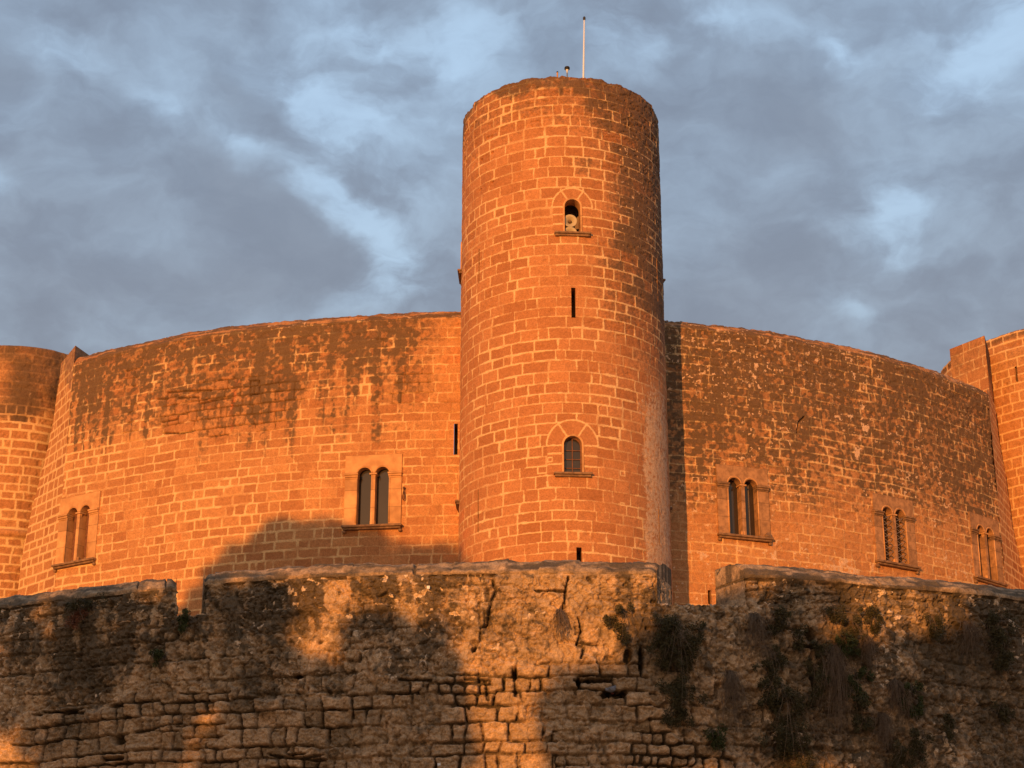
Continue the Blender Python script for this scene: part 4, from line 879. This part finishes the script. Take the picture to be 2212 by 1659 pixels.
# the unseen foot and back of the wall
def plain_ring(name, R, th0, th1, zs, mat, par, C):
    th = np.linspace(th0, th1, 90); P = np.stack([np.stack([(C[0]+(R+o)*np.sin(th))-par.location.x, C[1]-(R+o)*np.cos(th)-par.location.y, 0*th+z], -1) for o, z in zs])
    mk = np.zeros(P.shape[:2]+(4,)); mk[..., 1] = .4; mk[..., 2] = .3; link(name, grid_mesh(name, P, mk), mat, par)
plain_ring('foot', OR, THA, THB, ((.35, 0), (.05, bot+.01)), MT['outer'], outer, OC)
plain_ring('side_wall', OR, THB, THA+2*math.pi-1.2, ((.3, 0), (0, float(OZ.mean())), (-.9, float(OZ.mean())), (-.9, 5)), MT['outer'], outer, OC)
plain_ring('back', OR-.93, THA, THB, ((0, 3), (0, min(lsill, rsill)-.05)), MT['outer'], outer, OC)
# terrace between the outer wall and the castle
bm = bmesh.new(); vs_ = [bm.verts.new((OC[0]+(OR-.95)*math.sin(t), OC[1]-(OR-.95)*math.cos(t), 7.2)) for t in np.linspace(THA, THB, 40)]+[bm.verts.new((25, 62, 7.2)), bm.verts.new((-25, 62, 7.2))]
bm.faces.new(vs_); o = done(bm, 'terrace', plain_mat('terrace_earth', (.42, .28, .17), (.3, .2, .12), 1.2)); o['kind'] = 'structure'

# ================================================================== PLANTS ON THE WALL
rng = np.random.RandomState(7)
def leaves(Pc, size, rs, asp=.45):
    n = len(Pc); a = rs.normal(size=(n, 3)); a /= np.linalg.norm(a, axis=1)[:, None]; b = np.cross(a, rs.normal(size=(n, 3))); b /= np.linalg.norm(b, axis=1)[:, None]
    sz = size*rs.uniform(.6, 1.3, (n, 1)); a = a*sz; b = b*sz*asp
    V = np.stack([Pc-a, Pc+b*1.0, Pc+a, Pc-b*1.0], 1); return V.reshape(-1, 3), np.arange(4*n).reshape(n, 4)
def strands(paths, r):
    V = []; Fq = []; k = 0
    for pts in paths:
        pts = np.array(pts); n = len(pts); ang = np.array([0, 2.09, 4.19]); taper = np.linspace(1, .45, n)
        ring = np.stack([np.cos(ang), np.sin(ang), 0*ang], -1)*r
        V.append((pts[:, None, :]+ring[None]*taper[:, None, None]).reshape(-1, 3))
        for i in range(n-1):
            for j in range(3): Fq.append((k+i*3+j, k+i*3+(j+1) % 3, k+(i+1)*3+(j+1) % 3, k+(i+1)*3+j))
        k += n*3
    return np.concatenate(V), np.array(Fq)
def shrub(x, y, w, h, kind, label, seed):
    """x, y: where it grows on the wall; w, h metres; kind green / dusty / dry / dead"""
    t, z = hit_cyl(OC, OR, x, y); p = cyl_pt(OC, OR, t, z); rs = np.random.RandomState(seed)
    nm = 'dead_shrub' if kind == 'dead' else 'shrub'
    e = empty(nm, p, t, label=label, cat='plant', group='dead root clumps on the outer wall' if kind == 'dead' else 'shrubs growing out of the outer wall')
    paths = []
    ns = int(34+90*w) if kind == 'dead' else int(5+7*w)
    for i in range(ns):
        a = rs.normal()*.5; L = h*rs.uniform(.35, 1.0); q = [np.array([rs.normal()*.04*w, .05, h*.5-rs.rand()*.05])]
        dx = a*w*.5; outw = rs.uniform(.05, .25)
        if kind == 'dead':
            for k in range(1, 7):
                f = k/6; q.append(np.array([q[0][0]+dx*f**.8+rs.normal()*.012, -.05-outw*math.sin(f*2.4), h*.5-L*f**1.1+rs.normal()*.02]))
                q[-1][0] += rs.normal()*.03*f
        else:
            for k in range(1, 5):
                f = k/4; q.append(np.array([dx*f*1.5+rs.normal()*.015, -.02-outw*1.3*math.sin(f*1.8), h*.5-L*f*.95+rs.normal()*.02]))
        paths.append(q)
    V, Fq = strands(paths, .0058 if kind == 'dead' else .006)
    link('root_mass' if kind == 'dead' else 'stem', np_mesh('stems', V, Fq), MT['stem'], e)
    if kind != 'dead':
        area = w*h; n = int(min(12000, 3000*area+420)); nc = max(6, int(26*area+6))
        cc = np.stack([rs.normal(size=nc)*w*.24, -.06-np.abs(rs.normal(size=nc))*.10, rs.uniform(-.5, .45, nc)*h], -1)
        cc[:, 0] *= 1-.5*np.abs(cc[:, 2]/h-.05)*1.6
        rad = rs.uniform(.05, .13, nc)*(.6+.5*min(w, 1))
        ci = rs.randint(0, nc, n); d = rs.normal(size=(n, 3)); d /= np.linalg.norm(d, axis=1)[:, None]
        Pc = cc[ci]+d*(rad[ci]*rs.rand(n)**.4)[:, None]*np.array([1, .9, 1.15]); Pc[:, 2] -= np.abs(rs.normal(size=n))*.03
        V, Fq = leaves(Pc, .026 if kind != 'green' else .030, rs, .36)
        link('foliage', np_mesh('leaves', V, Fq, False), MT[{'green': 'leafg', 'dusty': 'leaf', 'dry': 'leafd'}[kind]], e)
    else:
        pass
K_ = 1/108.0
PL = [(403,1342,30,30,'green','round green bush in the left embrasure of the outer wall'),
 (172,1332,34,34,'dry','reddish dry bush under the coping of the left merlon'),
 (343,1420,24,24,'green','small dark tuft below the left embrasure'),
 (190,1303,110,12,'dusty','thin creeping plant along the crack under the left coping'),
 (1342,1350,46,66,'dusty','dusty shrub left of the large hanging one, at the edge of the sunlit stone'),
 (1466,1450,92,190,'dusty','large hanging shrub below the right embrasure, tapering downward'),
 (1440,1385,66,80,'dusty','bushy shrub just above the large hanging one'),
 (1209,1352,40,56,'dead','grey root clump on the sunlit stone in the middle of the wall'),
 (1675,1344,44,40,'dusty','small shrub growing just under the lip of the right merlon, left of the cross slit'),
 (1628,1375,58,80,'dead','pale dry root fan left of the small shrub under the right merlon'),
 (1799,1326,32,32,'dusty','tuft above and right of the cross shaped slit'),
 (1722,1380,34,30,'dusty','small tuft at the left arm of the cross shaped slit'),
 (1837,1362,48,40,'dusty','shrub right of the cross slit, the upper of a close pair'),
 (1828,1398,46,34,'green','shrub right of the cross slit, the lower of a close pair'),
 (1880,1340,48,48,'dusty','shrub at the lower edge of the right sunlit patch'),
 (1868,1412,50,60,'dead','dry twigs hanging beside the pair of shrubs right of the cross slit'),
 (1659,1435,56,64,'dusty','dark shrub midway down, left of the long crack'),
 (1666,1504,54,62,'dusty','dark shrub directly below another, left of the long crack'),
 (1764,1440,44,90,'dusty','shrub growing out of the long vertical crack'),
 (1805,1500,66,170,'dead','long mass of grey roots hanging right of the vertical crack'),
 (1848,1480,42,66,'green','narrow green shrub right of the long grey roots'),
 (1855,1542,48,52,'dusty','shrub under the narrow green one'),
 (1578,1520,52,110,'dead','tall grey root fan right of the large hanging shrub'),
 (1542,1594,46,28,'green','small bright green bush low on the wall below the large hanging shrub'),
 (1700,1580,110,140,'dusty','broad dark shrub low on the wall at the foot of the crack'),
 (1931,1515,66,74,'dead','spread dry roots left of a small green shrub on the right part of the wall'),
 (1968,1510,54,46,'green','small green shrub beside spread dry roots on the right part of the wall'),
 (1903,1590,46,80,'dead','narrow grey root fan near the bottom right of the wall'),
 (1978,1598,44,36,'dusty','small shrub near the bottom, above a broader one'),
 (1949,1634,80,40,'dusty','broad low shrub at the bottom edge right of the crack'),
 (2003,1353,54,40,'dusty','shrub below the coping between the sunlit patch and the right edge'),
 (2143,1353,72,52,'dusty','shrub high on the wall near the right edge, the upper of two'),
 (2158,1412,62,60,'dusty','shrub near the right edge, the lower of two'),
 (2085,1385,60,70,'dead','dry root clump left of the two shrubs near the right edge'),
 (2042,1570,32,34,'dusty','lone small tuft low on the right part of the wall'),
 (2162,1540,38,32,'dusty','small tuft low down near the right edge')]
for i, (x, y, w, h, k, l) in enumerate(PL): shrub(x, y, w*K_*1.28, h*K_*1.25, k, l, 900+i)

# pigeon in the hollow of the wall
t, z = hit_cyl(OC, OR, 1321, 1499); p = cyl_pt(OC, OR+.03, t, z)
e = empty('pigeon', p, t+.5, label='grey pigeon sitting in a dark hollow of the rubble wall', cat='bird')
bm = bmesh.new()
prof = [(-.14,.010,.052,.008), (-.10,.03,.055,.022), (-.05,.045,.065,.045), (0,.052,.078,.058), (.04,.050,.092,.055), (.07,.036,.115,.042), (.085,.026,.140,.030), (.095,.024,.160,.026), (.108,.020,.166,.022), (.120,.010,.162,.010)]
rings = []
for x_, ry, zc_, rz_ in prof: rings.append([bm.verts.new((x_, ry*math.cos(a), zc_+rz_*math.sin(a))) for a in [2*math.pi*k/12 for k in range(12)]])
for a, b in zip(rings[:-1], rings[1:]):
    for i in range(12): bm.faces.new((a[i], a[(i+1) % 12], b[(i+1) % 12], b[i]))
bm.faces.new(rings[0]); bm.faces.new(rings[-1]); done(bm, 'body', plain_mat('pigeon_grey', (.20, .21, .24), (.13, .13, .16), 30), e, smooth=True)
bm = bmesh.new(); bm_lathe(bm, [(.006, 0), (.004, .012), (.001, .02)], 6, (0, 0, 0), 'z'); 
for v in bm.verts: v.co = Vector((.118+v.co.z, v.co.x, .160+v.co.y))
done(bm, 'beak', MT['black'], e)
for s in (-1, 1):
    bm = bmesh.new(); bm_tube(bm, [(.01, s*.018, .03), (.012, s*.018, 0), (.035, s*.02, -.002)], .004, 5); done(bm, 'leg', plain_mat('pigeon_leg', (.4, .12, .1), None, 30), e)
    bm = bmesh.new(); bmesh.ops.create_uvsphere(bm, u_segments=12, v_segments=8, radius=1)
    for v in bm.verts: v.co = Vector((-.025+v.co.x*.085, s*.046+v.co.y*.012, .078+v.co.z*.032-.12*v.co.x*.085))
    done(bm, 'wing', plain_mat('pigeon_wing', (.26, .27, .30), (.1, .1, .12), 40), e, smooth=True)
# two small white survey plates on the wall
for x, y, l in ((926,1270,'small white square marker near the top of the sunlit outer wall'), (949,1651,'small white square marker at the bottom edge of the outer wall')):
    t, z = hit_cyl(OC, OR, x, y); p = cyl_pt(OC, OR+.05, t, z); bm = bmesh.new(); bm_box(bm, -.028, .028, -.006, .05, -.03, .03)
    o = done(bm, 'marker_plate', MT['white'], bevel=.003); o.location = p; o.rotation_euler = (0, 0, t); tag(o, l, 'marker', 'white markers on the outer wall')

# ================================================================== PINES BEHIND THE CAMERA (their shadows fall on the walls)
def pine(x, y, lobes, seed, label):
    e = empty('pine_tree', (x, y, 0), label=label, cat='tree', group='pines behind the viewer'); rs = np.random.RandomState(seed)
    zt = max(l[2] for l in lobes); bm = bmesh.new(); pts = [(0, 0, 0), (.15, .1, zt*.3), (-.1, 0, zt*.6), (0, 0, zt*.9)]
    bm_tube(bm, pts, [.28, .22, .16, .06], 10)
    for l in lobes:
        zz_ = max(l[2]-l[4]*1.4, 1.5)*.8; bm_tube(bm, [(0, 0, zz_), (l[0]*.5, l[1]*.5, (zz_+l[2])/2), (l[0], l[1], l[2])], [.09, .06, .03], 7)
    done(bm, 'trunk', MT['bark'], e, smooth=True)
    Ps = []
    for lx, ly, lz, lr, lh in lobes:
        n = int(7500*max(lr*lh, .3)); d = rs.normal(size=(n, 3)); d /= np.linalg.norm(d, axis=1)[:, None]; r = rs.rand(n)**.45
        q = d*r[:, None]*np.array([lr, lr, lh])*(1+.25*np.sin(d[:, :1]*7+seed)*np.sin(d[:, 2:]*6)); Ps.append(q+np.array([lx, ly, lz]))
    V, Fq = leaves(np.concatenate(Ps), .085, rs, .35); link('crown', np_mesh('needles', V, Fq, False), MT['pine'], e)
SDn = np.array(SD)
def back(px, y, on, dist):
    """world point at a distance towards the sun from where pixel px, y lies on a wall"""
    C, R = {'o': (OC, OR), 'k': (KC, KR)}[on]; t, z = hit_cyl(C, R, px, y); return np.array(cyl_pt(C, R, t, z))+SDn*dist
if True:
    # crowns given by where their shadow falls on the outer wall: (x, y, radius px) -> lobes
    trees = [
      ((300,1500), 31, [(-60,1500,200,110),(-20,1350,95,60),(160,1480,190,150),(330,1450,170,150),(60,1380,60,50),(500,1400,150,130),(560,1310,85,70),(590,1560,150,150),(180,1640,120,60),(330,1620,90,80),(200,1310,150,60),(420,1290,100,70),(500,1640,90,60),(20,1310,90,40)]),
      ((850,1550), 33, [(860,1440,135,110),(800,1580,170,120),(930,1600,95,110),(790,1380,60,60),(950,1500,60,90),(690,1500,90,80),(650,1640,120,60)]),
      ((1400,1560), 39.5, [(1370,1560,170,110),(1240,1570,75,120),(1480,1440,110,120),(1255,1630,80,70),(1560,1330,110,75),(1660,1420,130,100),(1600,1560,150,120),(1740,1300,70,55),(1400,1430,50,50),(1290,1530,100,75)]),
      ((1950,1520), 43, [(1850,1510,160,110),(1790,1440,80,60),(2010,1440,120,75),(2190,1340,100,75),(2060,1520,180,130),(2230,1450,150,150),(1900,1620,160,60),(2250,1290,90,60),(2120,1640,180,60)]),
    ]
    for i, (c, dist, lobes) in enumerate(trees):
        b0 = back(c[0], c[1], 'o', dist); L = []
        for j, (x, y, rx, ry) in enumerate(lobes):
            q = back(x, y, 'o', dist+rng.uniform(-2, 2)); L.append((q[0]-b0[0], q[1]-b0[1], q[2], rx/116.0, ry/112.0))
        pine(b0[0], b0[1], L, 30+i, ('broad pine', 'round topped pine', 'wide low pine', 'tall spreading pine')[i]+' behind the viewer shading the '+('left part', 'middle', 'right half', 'right end')[i]+' of the wall')
    b0 = back(640, 1300, 'k', 42); L = []
    for x, y, rx, ry in ((640,1200,110,80), (540,1250,110,75), (740,1230,110,75), (840,1255,110,70), (690,1180,80,50), (600,1170,60,45), (490,1290,90,60), (900,1245,110,70), (965,1275,80,68), (780,1180,60,40), (930,1280,85,60), (975,1300,70,50), (440,1330,70,50)):
        q = back(x, y, 'k', 42); L.append((q[0]-b0[0], q[1]-b0[1], q[2], rx/69.0, ry/66.0))
    pine(b0[0], b0[1], L, 51, 'tallest pine on the slope behind the viewer, shading the foot of the keep')
